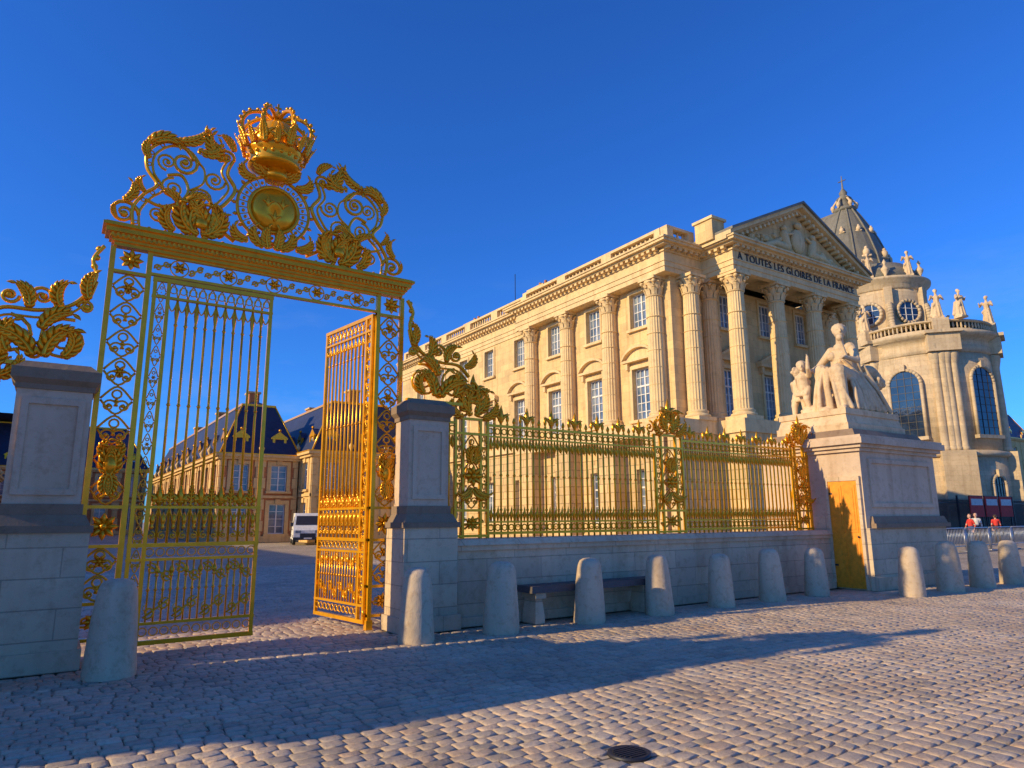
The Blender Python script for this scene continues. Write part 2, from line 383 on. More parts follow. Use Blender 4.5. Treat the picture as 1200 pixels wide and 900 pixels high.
side(lambda x:x,1); side(lambda x:2*CX-x,-1)
cr.lathe([(.0,-.10),(.16,-.095),(.28,-.07),(.33,-.03),(.33,.03),(.28,.07),(.0,.10)],CX,y,'gold2',32,cz=6.22,axis='y')
for r,t in ((.36,.035),(.53,.026)): ring(cr,CX,6.22,r,y,t,'gold2',36,1.6)
for i in range(28):
    a=2*pi*i/28; cr.ball((CX+.445*cos(a),y,6.22+.445*sin(a)),.028,'gold2',6)
    bar(cr,CX+.38*cos(a+.11),6.22+.38*sin(a+.11),CX+.52*cos(a+.11),6.22+.52*sin(a+.11),y,.010)
for i in range(20):
    a=2*pi*i/20; petal(cr,CX+.54*cos(a),y,6.22+.54*sin(a),a,.08,.03,'gold2',.01)
for i in range(3): fleur(cr,CX+(-.11,.11,0)[i],6.2+(.02,.02,-.2)[i],y-.1,.19)
for s in (1,-1):
    for (dx,z,a,L,cu) in ((.10,6.72,.3,.36,1.5),(.08,6.74,1.0,.34,1.2),(.35,5.66,-.1,.3,1.6),(.12,5.6,.4,.34,1.4),(.05,5.58,1.2,.3,.6),(.3,6.66,-.2,.3,1.8)):
        leaf(cr,(CX+s*dx,z),a if s>0 else pi-a,L,.11,cu*s,y-.03,.06)
cr.lathe([(.16,6.7),(.2,6.76),(.14,6.82),(.24,6.95)],CX,y,'gold2',16)
obj('crest_scrollwork',cr.mesh('crest_scrollwork'),gate)
cw=MB(lambda x,yy,z:(CX-.03+x,GY+yy,z-.06))
cw.lathe([(.30,6.93),(.39,6.95),(.38,6.99),(.38,7.03),(.40,7.12),(.43,7.16),(.43,7.2),(.38,7.2)],0,0,'gold2',28)
cw.lathe([(.36,7.18),(.37,7.38),(.30,7.58),(.16,7.70),(.02,7.74)],0,0,'gold',20)
for i in range(20):
    a=2*pi*i/20; cw.ball((.395*cos(a),.395*sin(a),7.075),.032,'gold2',6)
for i in range(8):
    a=2*pi*i/8+.2; ca,sa=cos(a),sin(a)
    prof=[(.42,7.18),(.49,7.32),(.54,7.48),(.53,7.60),(.45,7.72),(.30,7.80),(.15,7.80),(.04,7.74)]
    pr=cat(prof,4); cw.tube([(r*ca,r*sa,z) for r,z in pr],[.032]*len(pr),'gold2',6)
    for k in range(2,len(pr)-3,3):
        r,z=pr[k]; cw.ball((r*ca*1.06,r*sa*1.06,z+.03),.03,'gold2',6)
    old=cw.T
    for b,s,W in ((a,.34,.11),(a+pi/8,.26,.08)):
        cb,sb=cos(b),sin(b)
        cw.T=(lambda cb,sb:(lambda x,yy,z:(CX-.03+ (.46+(z-7.2)*.25-yy)*cb - x*sb, GY+(.46+(z-7.2)*.25-yy)*sb + x*cb, z-.06)))(cb,sb)
        fleur(cw,0,7.16,0,s); leaf(cw,(0,7.16),pi/2,s*.8,W,0,.0,.05)
    cw.T=old
cw.ball((0,0,7.84),.09,'gold2',12)
cw.box(-.014,.014,-.014,.014,7.9,8.06,'gold2'); cw.box(-.05,.05,-.012,.012,7.98,8.005,'gold2')
obj('royal_crown',cw.mesh('royal_crown'),gate)
def buttress(mb,xe,s,y):
    X=lambda d:xe+s*d
    def tb(pts,th): mb.tube(p3([(X(p[0]),p[1]) for p in cat(pts,6)],y),th,'gold',6,1.8)
    o=[(.0,5.10),(.10,4.9),(.05,4.7),(.12,4.45),(.30,4.24),(.6,4.14),(.95,4.12),(1.15,3.95)]
    tb(o,.026); tb([(p[0]-.02,p[1]-.09) for p in o[2:]],.016)
    for k in range(7): mb.ball((X(.05+.015*k),y,5.05-.12*k),.042,'gold2',8)
    a0=lambda a:a if s>0 else pi-a
    for (cx,cz,r,a,t,d) in ((.30,3.80,.28,pi*.6,2.2,-1),(.87,3.80,.25,pi*.5,2.1,1),(.58,4.32,.12,0,1.5,1),(.58,3.62,.13,pi,1.5,-1),(1.2,3.72,.16,pi/2,1.8,-1),(.12,4.25,.09,0,1.5,1),(.9,4.28,.1,pi,1.5,1)):
        scroll(mb,X(cx),cz,r,a0(a),t,d*s,y,.024)
    for (x,z,a,L,W,cu) in ((.3,3.58,2.4,.36,.12,-1.6),(.5,3.56,1.7,.5,.15,1.2),(.6,3.56,1.1,.55,.15,-1.3),(.55,3.9,1.9,.42,.13,1.4),(.85,3.58,1.0,.42,.13,1.4),(.1,4.35,1.2,.35,.1,1.0),(.38,4.2,1.0,.36,.11,1.6),(1.05,4.1,.3,.3,.1,1.6),(.7,4.15,1.6,.32,.11,-1.2)):
        leaf(mb,(X(x),z),a0(a),L,W,cu*s,y-.04,.07)
    mb.box(min(X(.02),X(1.02)),max(X(.02),X(1.02)),y-.04,y+.04,3.44,3.49,'gold')
bt=MB(); buttress(bt,.20,-1,9.85); buttress(bt,4.46,1,9.80)
obj('buttress_scrolls',bt.mesh('buttress_scrolls'),gate)
# ------------------------------------------------------------------ stone piers
def pier(name,x0,x1):
    e=empty(name,((x0+x1)/2,9.75,0)); mb=MB(); y0,y1=9.32,10.0
    mb.box(x0-.04,x1+.04,y0-.05,y1,0,.22,'wall'); mb.box(x0,x1,y0,y1,.22,1.48,'wall')
    mb.box(x0-.03,x1+.03,y0-.03,y1+.02,1.48,1.56,'piercap'); mb.frustum(x0-.0,x1,y0,y1,1.56,1.68,.06,'piercap')
    a,b=x0+.09,x1-.12
    mb.box(a-.03,b+.03,y0+.07,y1-.05,1.68,1.80,'piercap')
    mb.box(a,b,y0+.1,y1-.08,1.80,3.10,'pier')
    for (u0,u1,w0,w1) in ((a+.06,a+.13,1.9,3.0),(b-.13,b-.06,1.9,3.0),(a+.13,b-.13,1.9,1.97),(a+.13,b-.13,2.93,3.0)):
        mb.box(u0,u1,y0+.075,y0+.11,w0,w1,'pier')
    mb.box(a-.02,b+.02,y0+.08,y1-.06,3.10,3.16,'piercap')
    mb.add([(a-.02,y0+.08,3.16),(b+.02,y0+.08,3.16),(b+.02,y1-.06,3.16),(a-.02,y1-.06,3.16),(a-.07,y0+.03,3.22),(b+.07,y0+.03,3.22),(b+.07,y1+.01,3.22),(a-.07,y1+.01,3.22)],[(0,1,5,4),(1,2,6,5),(2,3,7,6),(3,0,4,7)],'piercap')
    mb.box(a-.07,b+.07,y0+.03,y1+.01,3.22,3.34,'piercap'); mb.frustum(a-.05,b+.05,y0+.05,y1,3.34,3.43,.1,'piercap')
    obj('pier_body',mb.mesh('pier_body'),e)
pier('stone_gate_pier',-.58,.37); pier('stone_gate_pier',4.28,5.16)
# ------------------------------------------------------------------ boundary walls + fences
MDX,MDY=-21.3,-1.6  # offset of the unseen left pedestal, set by where its shadow should fall
LW=18.5+MDX
def bwall(name,x0,x1):
    e=empty(name,((x0+x1)/2,9.9,0)); mb=MB()
    mb.box(x0,x1,9.40,10.35,0,.14,'wall'); mb.box(x0,x1,9.46,10.3,.14,1.12,'wall')
    mb.box(x0,x1,9.42,10.34,1.12,1.20,'wall'); mb.frustum(x0,x1,9.38,10.38,1.20,1.29,0,'wall',.05)
    obj('wall_body',mb.mesh('wall_body'),e)
bwall('stone_boundary_wall',5.16,15.12); bwall('stone_boundary_wall',LW-.6,-.58)
def fence(name,x0,x1,posts):
    e=empty(name,((x0+x1)/2,9.88,0)); mb=MB(); y=9.88; B=1.29
    segs=[];last=x0
    for (c,w) in posts: segs.append((last,c-w/2)); last=c+w/2
    segs.append((last,x1))
    for (a,b) in segs:
        if b-a<.2: continue
        for z,t in ((B+.08,.022),(B+.26,.014),(2.98,.014),(3.17,.022)): mb.box(a,b,y-.02,y+.02,z-t,z+t,'gold')
        n=max(2,round((b-a)/.135)); d=(b-a)/n
        for i in range(n+1):
            x=a+d*i
            if 0<i<n:
                vbar(mb,x,B,3.17,y,.019)
                spear(mb,x,3.18,y,.24 if i%2 else .16)
                for z in (2.88,1.72,2.3): mb.lathe([(.014,0),(.033,.03),(.014,.06)],x,y,'gold2',6,cz=z)
                if i%4==2: fleur(mb,x,3.2,y,.34)
            if i<n:
                c=x+d/2
                ring(mb,c,3.075,.05,y,.012,n=10); ring(mb,c,B+.17,.05,y,.012,n=10)
                mb.tube(p3([(x+d*k/6,2.97-.2*sin(pi*k/6)) for k in range(7)],y),.012,'gold',5,1.3)
                petal(mb,c,y,2.97,-pi/2,.24,.03,'gold2',.02)
                mb.tube(p3([(x+d*k/6,B+.27+.16*sin(pi*k/6)) for k in range(7)],y),.012,'gold',5,1.3)
                petal(mb,c,y,B+.27,pi/2,.26,.03,'gold2',.02)
    for (c,w) in posts:
        for x in (c-w/2,c-w*.27,c+w*.27,c+w/2): mb.box(x-.02,x+.02,y-.03,y+.03,B,3.25,'gold')
        for z in (B+.04,B+.45,3.0,3.25): mb.box(c-w/2-.021,c+w/2+.021,y-.035,y+.035,z-.02,z+.02,'gold')
        lattice(mb,c-w*.25,c+w*.25,B+.47,2.98,y,.36)
        lattice(mb,c-w*.48,c-w*.29,B+.47,2.98,y,.30,.009); lattice(mb,c+w*.29,c+w*.48,B+.47,2.98,y,.30,.009)
        sscroll(mb,c-w*.4,B+.24,c+w*.4,B+.24,y,.018); rosette(mb,c,B+.24,.13,y-.03)
        rosette(mb,c,2.3,.18,y-.05)
        for s in (1,-1):
            scroll(mb,c+s*.17,3.42,.17,pi/2,1.7,-s,y,.02); scroll(mb,c+s*(w/2+.1),3.40,.13,pi/2,1.5,s,y,.018)
            scroll(mb,c+s*.1,3.68,.1,pi/2,1.5,-s,y,.016)
            for (dx,z,a,L,cu) in ((.05,3.3,1.1,.45,1.2),(.08,3.35,.6,.42,1.4),(.03,3.5,1.3,.38,-1.2),(.2,3.28,.2,.4,1.5),(.02,2.5,1.0,.3,1.4),(.02,2.1,-1.0,.3,1.2)):
                leaf(mb,(c+s*dx,z),a if s>0 else pi-a,L,.11,cu*s,y-.04,.06)
        fleur(mb,c,3.6,y-.03,.42)
        mb.tube([(c,y+.02,2.9),(c,y+.25,2.2),(c,y+.38,B)],.02,'gold',5)
    obj('fence_panels',mb.mesh('fence_panels'),e)
fence('gilded_fence',5.18,15.08,[(5.72,.62),(10.35,.78),(14.75,.60)])
fence('gilded_fence',LW-.5,-.60,[(-.95,.5)])
# ------------------------------------------------------------------ sculpting by voxel union
def sculpt(mb,name,vox=.03,smooth=4):
    me=mb.mesh(name+'_raw'); o=bpy.data.objects.new('tmp',me); C.objects.link(o)
    r=o.modifiers.new('r','REMESH'); r.mode='VOXEL'; r.voxel_size=vox; r.use_smooth_shade=True
    s=o.modifiers.new('s','SMOOTH'); s.iterations=smooth; s.factor=.5
    dg=bpy.context.evaluated_depsgraph_get(); ev=o.evaluated_get(dg)
    out=bpy.data.meshes.new_from_object(ev,depsgraph=dg); out.name=name
    bpy.data.objects.remove(o)
    return out
def folds(mb,c,r0,r1,z0,z1,n,mat,rf=.13,sq=1.0):
    seg=n*6; vs=[];fs=[];K=8
    for i in range(K+1):
        t=i/K; r=r0+(r1-r0)*t; z=z0+(z1-z0)*t
        for k in range(seg):
            a=2*pi*k/seg; rr=r*(1+rf*(1-t*.6)*sin(a*n+t*1.3)+.05*sin(a*3))
            vs.append((c[0]+rr*cos(a),c[1]+rr*sin(a)*sq,z))
    for i in range(K):
        for k in range(seg):
            k2=(k+1)%seg; fs.append((i*seg+k,i*seg+k2,(i+1)*seg+k2,(i+1)*seg+k))
    fs.append(tuple(range(seg-1,-1,-1))); fs.append(tuple(K*seg+k for k in range(seg)))
    mb.add(vs,fs,mat,True)
def head(mb,c,r,fx,fy,mat,hair=True):
    c=Vector(c); f=Vector((fx,fy,0)).normalized(); s=Vector((-f.y,f.x,0)); u=Vector((0,0,1))
    mb.ball(c,r,mat,16,(.86,.86,1.12)); mb.ball(c+f*r*.25-u*r*.35,r*.72,mat,12)
    mb.capsule(c+f*r*.92+u*r*.15,c+f*r*1.12-u*r*.22,r*.09,r*.16,mat,8)
    mb.ball(c+f*r*.85-u*r*.62,r*.16,mat,8,(1,1,.6)); mb.ball(c+f*r*.75-u*r*.95,r*.22,mat,8)
    for q in (1,-1):
        mb.ball(c+s*q*r*.86-u*r*.05,r*.2,mat,8,(.8,.8,1.3)); mb.capsule(c+f*r*.78+s*q*r*.12+u*r*.22,c+f*r*.68+s*q*r*.5+u*r*.2,r*.12,r*.1,mat,6)
    if hair:
        for i in range(12):
            a=2*pi*i/12; mb.ball(c-f*r*.25+s*cos(a)*r*.75+u*(r*.45+sin(a)*r*.55)-f*r*.2*abs(cos(a)),r*.33,mat,8)
        mb.ball(c-f*r*.9+u*r*.2,r*.42,mat,8)
def hand(mb,c,d,r,mat):
    c=Vector(c); d=Vector(d).normalized(); s=d.cross(Vector((0,0,1)));
    if s.length<.1: s=Vector((1,0,0))
    s.normalize(); n=s.cross(d)
    mb.capsule(c,c+d*r*1.2,r*.62,r*.75,mat,8)
    for i in range(4):
        b=c+d*r*1.6+s*(i-1.5)*r*.42; L=r*(1.1,1.35,1.25,.95)[i]
        k=b+d*L*.6-n*r*.1; mb.capsule(b,k,r*.2,r*.18,mat,6); mb.capsule(k,k+d*L*.35-n*L*.35,r*.18,r*.14,mat,6)
    t=c+d*r*.3+s*r*.65; mb.capsule(t,t+s*r*.6+d*r*.7,r*.24,r*.17,mat,6)
st=MB(); W='statue'
def cap(a,b,r,q): st.capsule(a,b,r,q,W,12)
bx,by,bz=16.50,9.58,4.10
for (dx,dy,z,r) in ((.15,.1,.2,.55),(.5,.0,.2,.5),(.35,.35,.35,.5),(-.35,-.1,.05,.4),(.85,-.1,.05,.38),(.4,.1,.55,.45),(-.6,.5,.02,.36),(-.2,-.35,.02,.28),(.6,-.3,.02,.32),(-.8,.0,-.02,.25)):
    st.ball((bx+dx,by+dy,bz+z),r,W,10,(1,1,.8))
pel=(bx+.1,by,bz+.95); ch=(bx-.02,by-.02,bz+1.5)
cap(pel,ch,.33,.28); cap(ch,(bx-.07,by-.03,bz+1.68),.29,.2); cap((bx-.1,by-.05,bz+1.7),(bx-.14,by-.08,bz+2.0),.10,.09)
head(st,(bx-.18,by-.12,bz+2.15),.175,-.8,-.6,W)
st.ball((bx-.1,by-.3,bz+1.7),.14,W,8); st.ball((bx+.02,by+.26,bz+1.7),.14,W,8)
for s in (1,-1): st.ball((bx-.22+s*.03,by-.14*s-.03,bz+1.52),.12,W,8)
kn1=(bx-.72,by-.30,bz+1.02); kn2=(bx-.62,by+.22,bz+1.1)
cap((bx,by-.15,bz+.9),kn1,.26,.19); cap((bx,by+.15,bz+.9),kn2,.26,.19)
cap(kn1,(bx-.78,by-.42,bz+.16),.17,.12); cap(kn2,(bx-.72,by+.12,bz+.25),.17,.12)
cap((bx-.78,by-.42,bz+.1),(bx-.95,by-.5,bz+.05),.09,.07); cap((bx-.72,by+.12,bz+.12),(bx-.93,by+.05,bz+.07),.09,.07)
for i in range(14):
    t=i/13; a=Vector(kn1).lerp(Vector(kn2),t)+Vector((-.10,0,.05+.03*sin(i*2.3)))
    b=Vector((bx-.72+.16*sin(i*1.7)-.1*t,by-.56+.9*t,bz+.08)); m_=a.lerp(b,.5)+Vector((-.06+.05*sin(i*3.1),0,.02))
    cap(a,m_,.035,.045); cap(m_,b,.045,.06)
    cap(a+Vector((.08,0,0)),(bx-.02,by-.3+.6*t,bz+1.06+.06*cos(i*2.)),.04,.03)
for i in range(12):
    t=i/11; a=Vector((bx+.36,by-.36+.06*i,bz+1.25-.03*i)); b=Vector((bx+.80+.22*sin(i*1.7),by-.48+.09*i,bz+.12))
    m_=a.lerp(b,.5)+Vector((.08,-.04,.05*sin(i*2.2))); cap(a,m_,.045,.06); cap(m_,b,.06,.08)
for i in range(11):
    t=i/10; a=Vector((bx-.35+.07*i,by-.34,bz+1.02+.05*sin(i*2))); b=Vector((bx-.55+.14*i,by-.60+.03*sin(i*3),bz+.08))
    m_=a.lerp(b,.5)+Vector((.03*sin(i*2.7),-.05,0)); cap(a,m_,.035,.05); cap(m_,b,.05,.06)
for i in range(8): cap((bx-.04+.035*i,by-.29+.09*i,bz+1.74),(bx+.3+.03*i,by-.32+.1*i,bz+1.0),.04,.055)
for i in range(6): cap((bx-.28,by-.2+.08*i,bz+1.38-.03*i),(bx+.1,by-.36+.14*i,bz+1.02),.03,.035)
cap((bx-.1,by-.34,bz+1.68),(bx-.28,by-.55,bz+1.3),.11,.085); cap((bx-.28,by-.55,bz+1.3),(bx-.62,by-.5,bz+1.33),.085,.055)
hand(st,(bx-.64,by-.5,bz+1.33),(-1,.1,0),.08,W)
cap((bx-.62,by-.5,bz+1.33),(bx-.75,by-.45,bz+1.75),.035,.045); st.ball((bx-.77,by-.45,bz+1.83),.09,W,8)
cap((bx,by+.3,bz+1.68),(bx-.05,by+.62,bz+1.35),.11,.085); cap((bx-.05,by+.62,bz+1.35),(bx-.4,by+.62,bz+1.2),.085,.06)
hand(st,(bx-.42,by+.62,bz+1.2),(-1,0,-.2),.08,W)
for i in range(9):
    t=i/8; st.ball((bx+.5+.42*t,by-.2-.12*t,bz+1.05+.3*sin(t*2.6)-.3*t),.09+.12*t,W,8)
for i in range(18): st.ball((bx+.92+.17*sin(i*2.4),by-.35+.13*cos(i*1.9),bz+.85+.14*sin(i*3.1)),.075,W,6)
def child(x,y,z,sx,fx,fy,up=1):
    cap((x,y,z+.62),(x-.03,y,z+.9),.155,.145); cap((x,y-.08,z+.6),(x-.08*sx,y-.1,z+.33),.11,.085); cap((x-.08*sx,y-.1,z+.33),(x,y-.12,z+.05),.08,.055)
    cap((x,y+.08,z+.6),(x+.1*sx,y+.1,z+.32),.11,.085); cap((x+.1*sx,y+.1,z+.32),(x+.12*sx,y+.1,z+.05),.08,.055)
    for q in (-.12,.1): st.capsule((x,y+q,z+.04),(x+fx*.12,y+q+fy*.12,z+.03),.05,.04,W,8)
    cap((x,y-.17,z+.93),(x-.2,y-.28,z+.98+.1*up),.065,.055); cap((x-.2,y-.28,z+.98+.1*up),(x-.22,y-.3,z+1.0+.3*up),.055,.04); hand(st,(x-.22,y-.3,z+1.0+.3*up),(0,-.1,1*up),.05,W)
    cap((x,y+.17,z+.93),(x+.15,y+.25,z+.75),.065,.055); cap((x+.15,y+.25,z+.75),(x+.3,y+.15,z+.85),.055,.04); hand(st,(x+.3,y+.15,z+.85),(1,-.2,.2),.05,W)
    cap((x-.03,y,z+1.0),(x-.03,y,z+1.1),.06,.06); head(st,(x-.04,y,z+1.2),.125,fx,fy,W)
    for i in range(4): cap((x+.1,y-.1+.06*i,z+.8),(x-.12,y-.12+.08*i,z+.45),.045,.05)
child(bx-.78,by+.62,bz+.1,1,-.8,-.5)
child(bx-.50,by+.95,bz+.02,-1,.3,-1,0)
sg=sculpt(st,'statue_group_mesh',.016,1)
sg.materials.clear(); sg.materials.append(M['statue'])
def pedestal(name,dx,dy):
    e=empty(name,(16.8+dx,10,0)); mb=MB(lambda x,y,z:(x+dx,y+dy,z))
    x0,x1,y0,y1=15.10,18.5,8.59,11.2
    mb.box(x0-.0,x1+.12,y0-.12,y1,0,.28,'wall'); mb.box(x0+.02,x1+.06,y0-.06,y1,.28,1.34,'wall')
    mb.box(x0+.16,x1+.14,y0-.14,y1,1.34,1.44,'piercap'); mb.frustum(x0+.16,x1+.1,y0-.1,y1,1.44,1.60,.05,'piercap')
    mb.box(x0+.015,x0+.2,y0+.0,y1,1.34,1.61,'wall')
    mb.box(x0+.02,x1-.05,y0+.002,y1,1.60,3.06,'pier')
    for (u0,u1,w0,w1) in ((x0+.3,x0+.4,1.8,2.9),(x1-.4,x1-.3,1.8,2.9),(x0+.4,x1-.4,1.8,1.9),(x0+.4,x1-.4,2.8,2.9)): mb.box(u0,u1,y0-.04,y0+.01,w0,w1,'pier')
    for (a,b,p) in ((3.06,3.14,.05),(3.14,3.22,.12),(3.22,3.36,.20),(3.36,3.42,.16)): mb.box(x0-p,x1+p,y0-p,y1,a,b,'pier')
    mb.frustum(x0+.0,x1-.3,y0+.05,y1-.1,3.42,3.60,.1,'piercap')
    mb.box(15.22,17.75,8.84,10.75,3.60,3.76,'statue'); mb.frustum(15.25,17.72,8.87,10.72,3.76,3.98,.06,'statue'); mb.box(15.28,17.65,8.9,10.7,3.98,4.12,'statue')
    mb.box(x0-.05,x0+.03,8.63,8.70,0,2.40,'wall'); mb.box(x0-.05,x0+.03,9.40,9.46,0,2.40,'wall'); mb.box(x0-.05,x0+.03,8.63,9.46,2.40,2.50,'wall')
    mb.box(x0-.03,x0+.03,8.70,9.40,.03,2.40,'wood')
    for (a,b) in ((.2,1.1),(1.25,2.3)):
        for k in range(2):
            q=8.76+k*.32; mb.box(x0-.042,x0-.03,q,q+.27,a,b,'wood'); mb.box(x0-.052,x0-.042,q+.05,q+.22,a+.06,b-.06,'wood')
    for z in (.5,2.1): mb.box(x0-.05,x0-.03,9.15,9.39,z,z+.04,'iron')
    mb.ball((x0-.06,8.76,1.15),.025,'iron',8)
    obj('pedestal_body',mb.mesh('pedestal_body'),e)
pedestal('statue_pedestal',0,0); pedestal('statue_pedestal',MDX,MDY)  # second one is out of view, shifted off symmetry to shadow the foreground
e=empty('allegorical_statue_group',(bx,by,bz)); obj('seated_figure_and_children',sg,e)
e=empty('allegorical_statue_group',(bx+MDX,by+MDY,bz)); obj('seated_figure_and_children',sg,e,loc=(MDX,MDY,0))  # unseen statue copy, added to throw the long tip of that shadow
# ------------------------------------------------------------------ bollards, bench
def bollard_mesh(i):
    rnd=random.Random(i); mb=MB(); seg=22
    prof=[(.245,0),(.25,.05),(.235,.3),(.215,.6),(.19,.85),(.18,.90),(.155,.955),(.10,.99),(.01,1.0)]
    vs=[];fs=[]
    for j,(r,z) in enumerate(prof):
        for k in range(seg):
            a=2*pi*k/seg; rr=r*(1+.03*sin(a*2+i)+.02*rnd.uniform(-1,1)); vs.append((rr*cos(a),rr*sin(a),z))
    for j in range(len(prof)-1):
        for k in range(seg):
            k2=(k+1)%seg; fs.append((j*seg+k,j*seg+k2,(j+1)*seg+k2,(j+1)*seg+k))
    fs.append(tuple((len(prof)-1)*seg+k for k in range(seg)))
    mb.add(vs,fs,'boll',True); return mb.mesh('bollard_mesh')
for i,(x,yy,s) in enumerate([(.66,8.75,1.02),(4.22,8.75,1),(5.55,8.72,1.03),(7.2,8.72,1),(8.75,8.72,1),(10.4,8.8,.97),(11.9,8.8,1),(13.45,8.85,1),(14.8,7.6,1.02),(16.4,7.6,1.05),(17.9,7.6,1.04),(19.3,7.55,1.05),(20.8,7.5,1)]):
    o=obj('stone_bollard',bollard_mesh(i),loc=(x,yy,-.01),rot=i*1.3); o.scale=(s,s,s*(.97+.05*random.random())); o.rotation_euler=(random.uniform(-.025,.025),random.uniform(-.025,.025),i*1.3)
mb=MB()
mb.frustum(6.25,9.05,8.92,9.36,.47,.57,.015,'bench')
for x in (6.45,7.6,8.75):
    mb.box(x-.09,x+.09,9.0,9.36,0,.1,'wall'); mb.frustum(x-.09,x+.09,9.0,9.36,.1,.38,.03,'wall'); mb.box(x-.1,x+.1,8.97,9.36,.38,.468,'wall')
obj('stone_bench',mb.mesh('stone_bench'))
# ------------------------------------------------------------------ building toolkit
def boxP(mb,P,u0,u1,d0,d1,z0,z1,mat):
    vs=[P(u0,d1,z0),P(u1,d1,z0),P(u1,d0,z0),P(u0,d0,z0),P(u0,d1,z1),P(u1,d1,z1),P(u1,d0,z1),P(u0,d0,z1)]
    mb.add(vs,[(0,3,2,1),(4,5,6,7),(0,1,5,4),(1,2,6,5),(2,3,7,6),(3,0,4,7)],mat)
def window(mb,P,u0,u1,z0,z1,dep,cols,rows,glass='glass',fm='white'):
    B=lambda a,b,d0,d1,c,d,m: boxP(mb,P,a,b,d0,d1,c,d,m)
    boxP(mb,P,u0,u1,-dep-.05,-dep,z0,z1,glass)
    f=.07
    B(u0,u0+f,-dep,-dep+.07,z0,z1,fm);B(u1-f,u1,-dep,-dep+.07,z0,z1,fm);B(u0+f,u1-f,-dep,-dep+.07,z1-f,z1,fm);B(u0+f,u1-f,-dep,-dep+.07,z0,z0+f,fm)
    for i in range(1,cols):
        u=u0+(u1-u0)*i/cols; w=.045 if (cols%2==0 and i==cols//2) else .02; B(u-w,u+w,-dep,-dep+.055,z0+f,z1-f,fm)
    for j in range(1,rows):
        z=z0+(z1-z0)*j/rows; w=.05 if (rows>4 and j==rows*2//3) else .02; B(u0+f,u1-f,-dep,-dep+.045,z-w,z+w,fm)
def wall(mb,P,u0,u1,z0,z1,ops,mat,dep=.35):
    us=sorted(set([u0,u1]+[o[0] for o in ops]+[o[1] for o in ops])); zs=sorted(set([z0,z1]+[o[2] for o in ops]+[o[3] for o in ops]))
    for i in range(len(us)-1):
        for j in range(len(zs)-1):
            uc=(us[i]+us[i+1])/2; zc=(zs[j]+zs[j+1])/2
            if any(o[0]<uc<o[1] and o[2]<zc<o[3] for o in ops): continue
            mb.add([P(us[i],0,zs[j]),P(us[i+1],0,zs[j]),P(us[i+1],0,zs[j+1]),P(us[i],0,zs[j+1])],[(0,1,2,3)],mat)
    for (a,b,c,d) in [o[:4] for o in ops]:
        q=[(a,c),(b,c),(b,d),(a,d)]
        for k in range(4):
            p,r=q[k],q[(k+1)%4]; mb.add([P(p[0],0,p[1]),P(r[0],0,r[1]),P(r[0],-dep,r[1]),P(p[0],-dep,p[1])],[(0,1,2,3)],mat)
def surround(mb,P,u0,u1,z0,z1,mat='trim',w=.2,pr=.08,sill=True):
    boxP(mb,P,u0-w,u0,-.01,pr,z0,z1,mat);boxP(mb,P,u1,u1+w,-.01,pr,z0,z1,mat);boxP(mb,P,u0-w,u1+w,-.01,pr,z1,z1+w,mat)
    if sill: boxP(mb,P,u0-w-.06,u1+w+.06,-.01,pr+.12,z0-.16,z0,mat)
def pedim(mb,P,uc,hw,z,h,mat='trim',curved=True,pr=.35):
    boxP(mb,P,uc-hw,uc+hw,-.01,pr,z,z+.14,mat)
    n=10; top=[]
    for i in range(n+1):
        t=-1+2*i/n; top.append((uc+hw*t, z+.145+(h*(math.sqrt(max(0,1.25-t*t))-.5)/.618 if curved else h*(1-abs(t)))))
    for i in range(n):
        (a,za),(b,zb)=top[i],top[i+1]
        vs=[P(a,pr,za),P(b,pr,zb),P(b,0,zb),P(a,0,za),P(a,pr,za+.16),P(b,pr,zb+.16),P(b,0,zb+.16),P(a,0,za+.16)]
        mb.add(vs,[(0,3,2,1),(4,5,6,7),(0,1,5,4),(1,2,6,5),(2,3,7,6),(3,0,4,7)],mat)
        mb.add([P(a,.1,z+.13),P(b,.1,z+.13),P(b,.1,zb+.01),P(a,.1,za+.01)],[(0,1,2,3)],mat)
    for s in (-1,1): boxP(mb,P,uc+s*(hw-.28)-.1,uc+s*(hw-.28)+.1,-.01,.25,z-.4,z,mat)
def cornice(mb,P,u0,u1,z,mat='trim',pr=.75,ext0=0,ext1=0,base=0.0):
    lay=[(0,.28,.06),(.28,.56,.11),(.56,.62,.16),(.62,1.12,.05),(1.12,1.2,.14),(1.36,1.46,pr*.62),(1.46,1.60,pr*.9),(1.60,1.7,pr)]
    for (a,b,p) in lay: boxP(mb,P,u0-(p if ext0 else 0),u1+(p if ext1 else 0),-.3,base+p,z+a,z+b,mat)
    boxP(mb,P,u0,u1,-.3,base+.16,z+1.2,z+1.36,mat)
    n=int((u1-u0)/.42)
    for i in range(n+1):
        u=u0+(u1-u0)*i/max(1,n); boxP(mb,P,u-.11,u+.11,base+.16,base+pr*.58,z+1.21,z+1.358,mat)
def balustrade(mb,P,u0,u1,z,mat='trim',d0=-.35,d1=.0,h=1.15,bay=4.0):
    boxP(mb,P,u0,u1,d0,d1,z,z+.2,mat); boxP(mb,P,u0,u1,d0-.03,d1+.03,z+h-.16,z+h,mat)
    n=max(1,round((u1-u0)/bay)); w=(u1-u0)/n
    for i in range(n+1):
        u=u0+w*i; boxP(mb,P,max(u0,u-.45),min(u1,u+.45),d0-.02,d1+.04,z+.2,z+h-.16,mat)
    for i in range(n):
        a=u0+w*i+.45; b=u0+w*(i+1)-.45
        k=max(1,int((b-a)/.34))
        for j in range(k):
            u=a+(b-a)*(j+.5)/k; c=P(u,(d0+d1)/2,z+.2)
            hh=h-.36; mb.lathe([(.07,0),(.07,.04),(.05,.1),(.12,hh*.4),(.06,hh*.75),(.07,hh)],c[0],c[1],mat,6,cz=c[2])
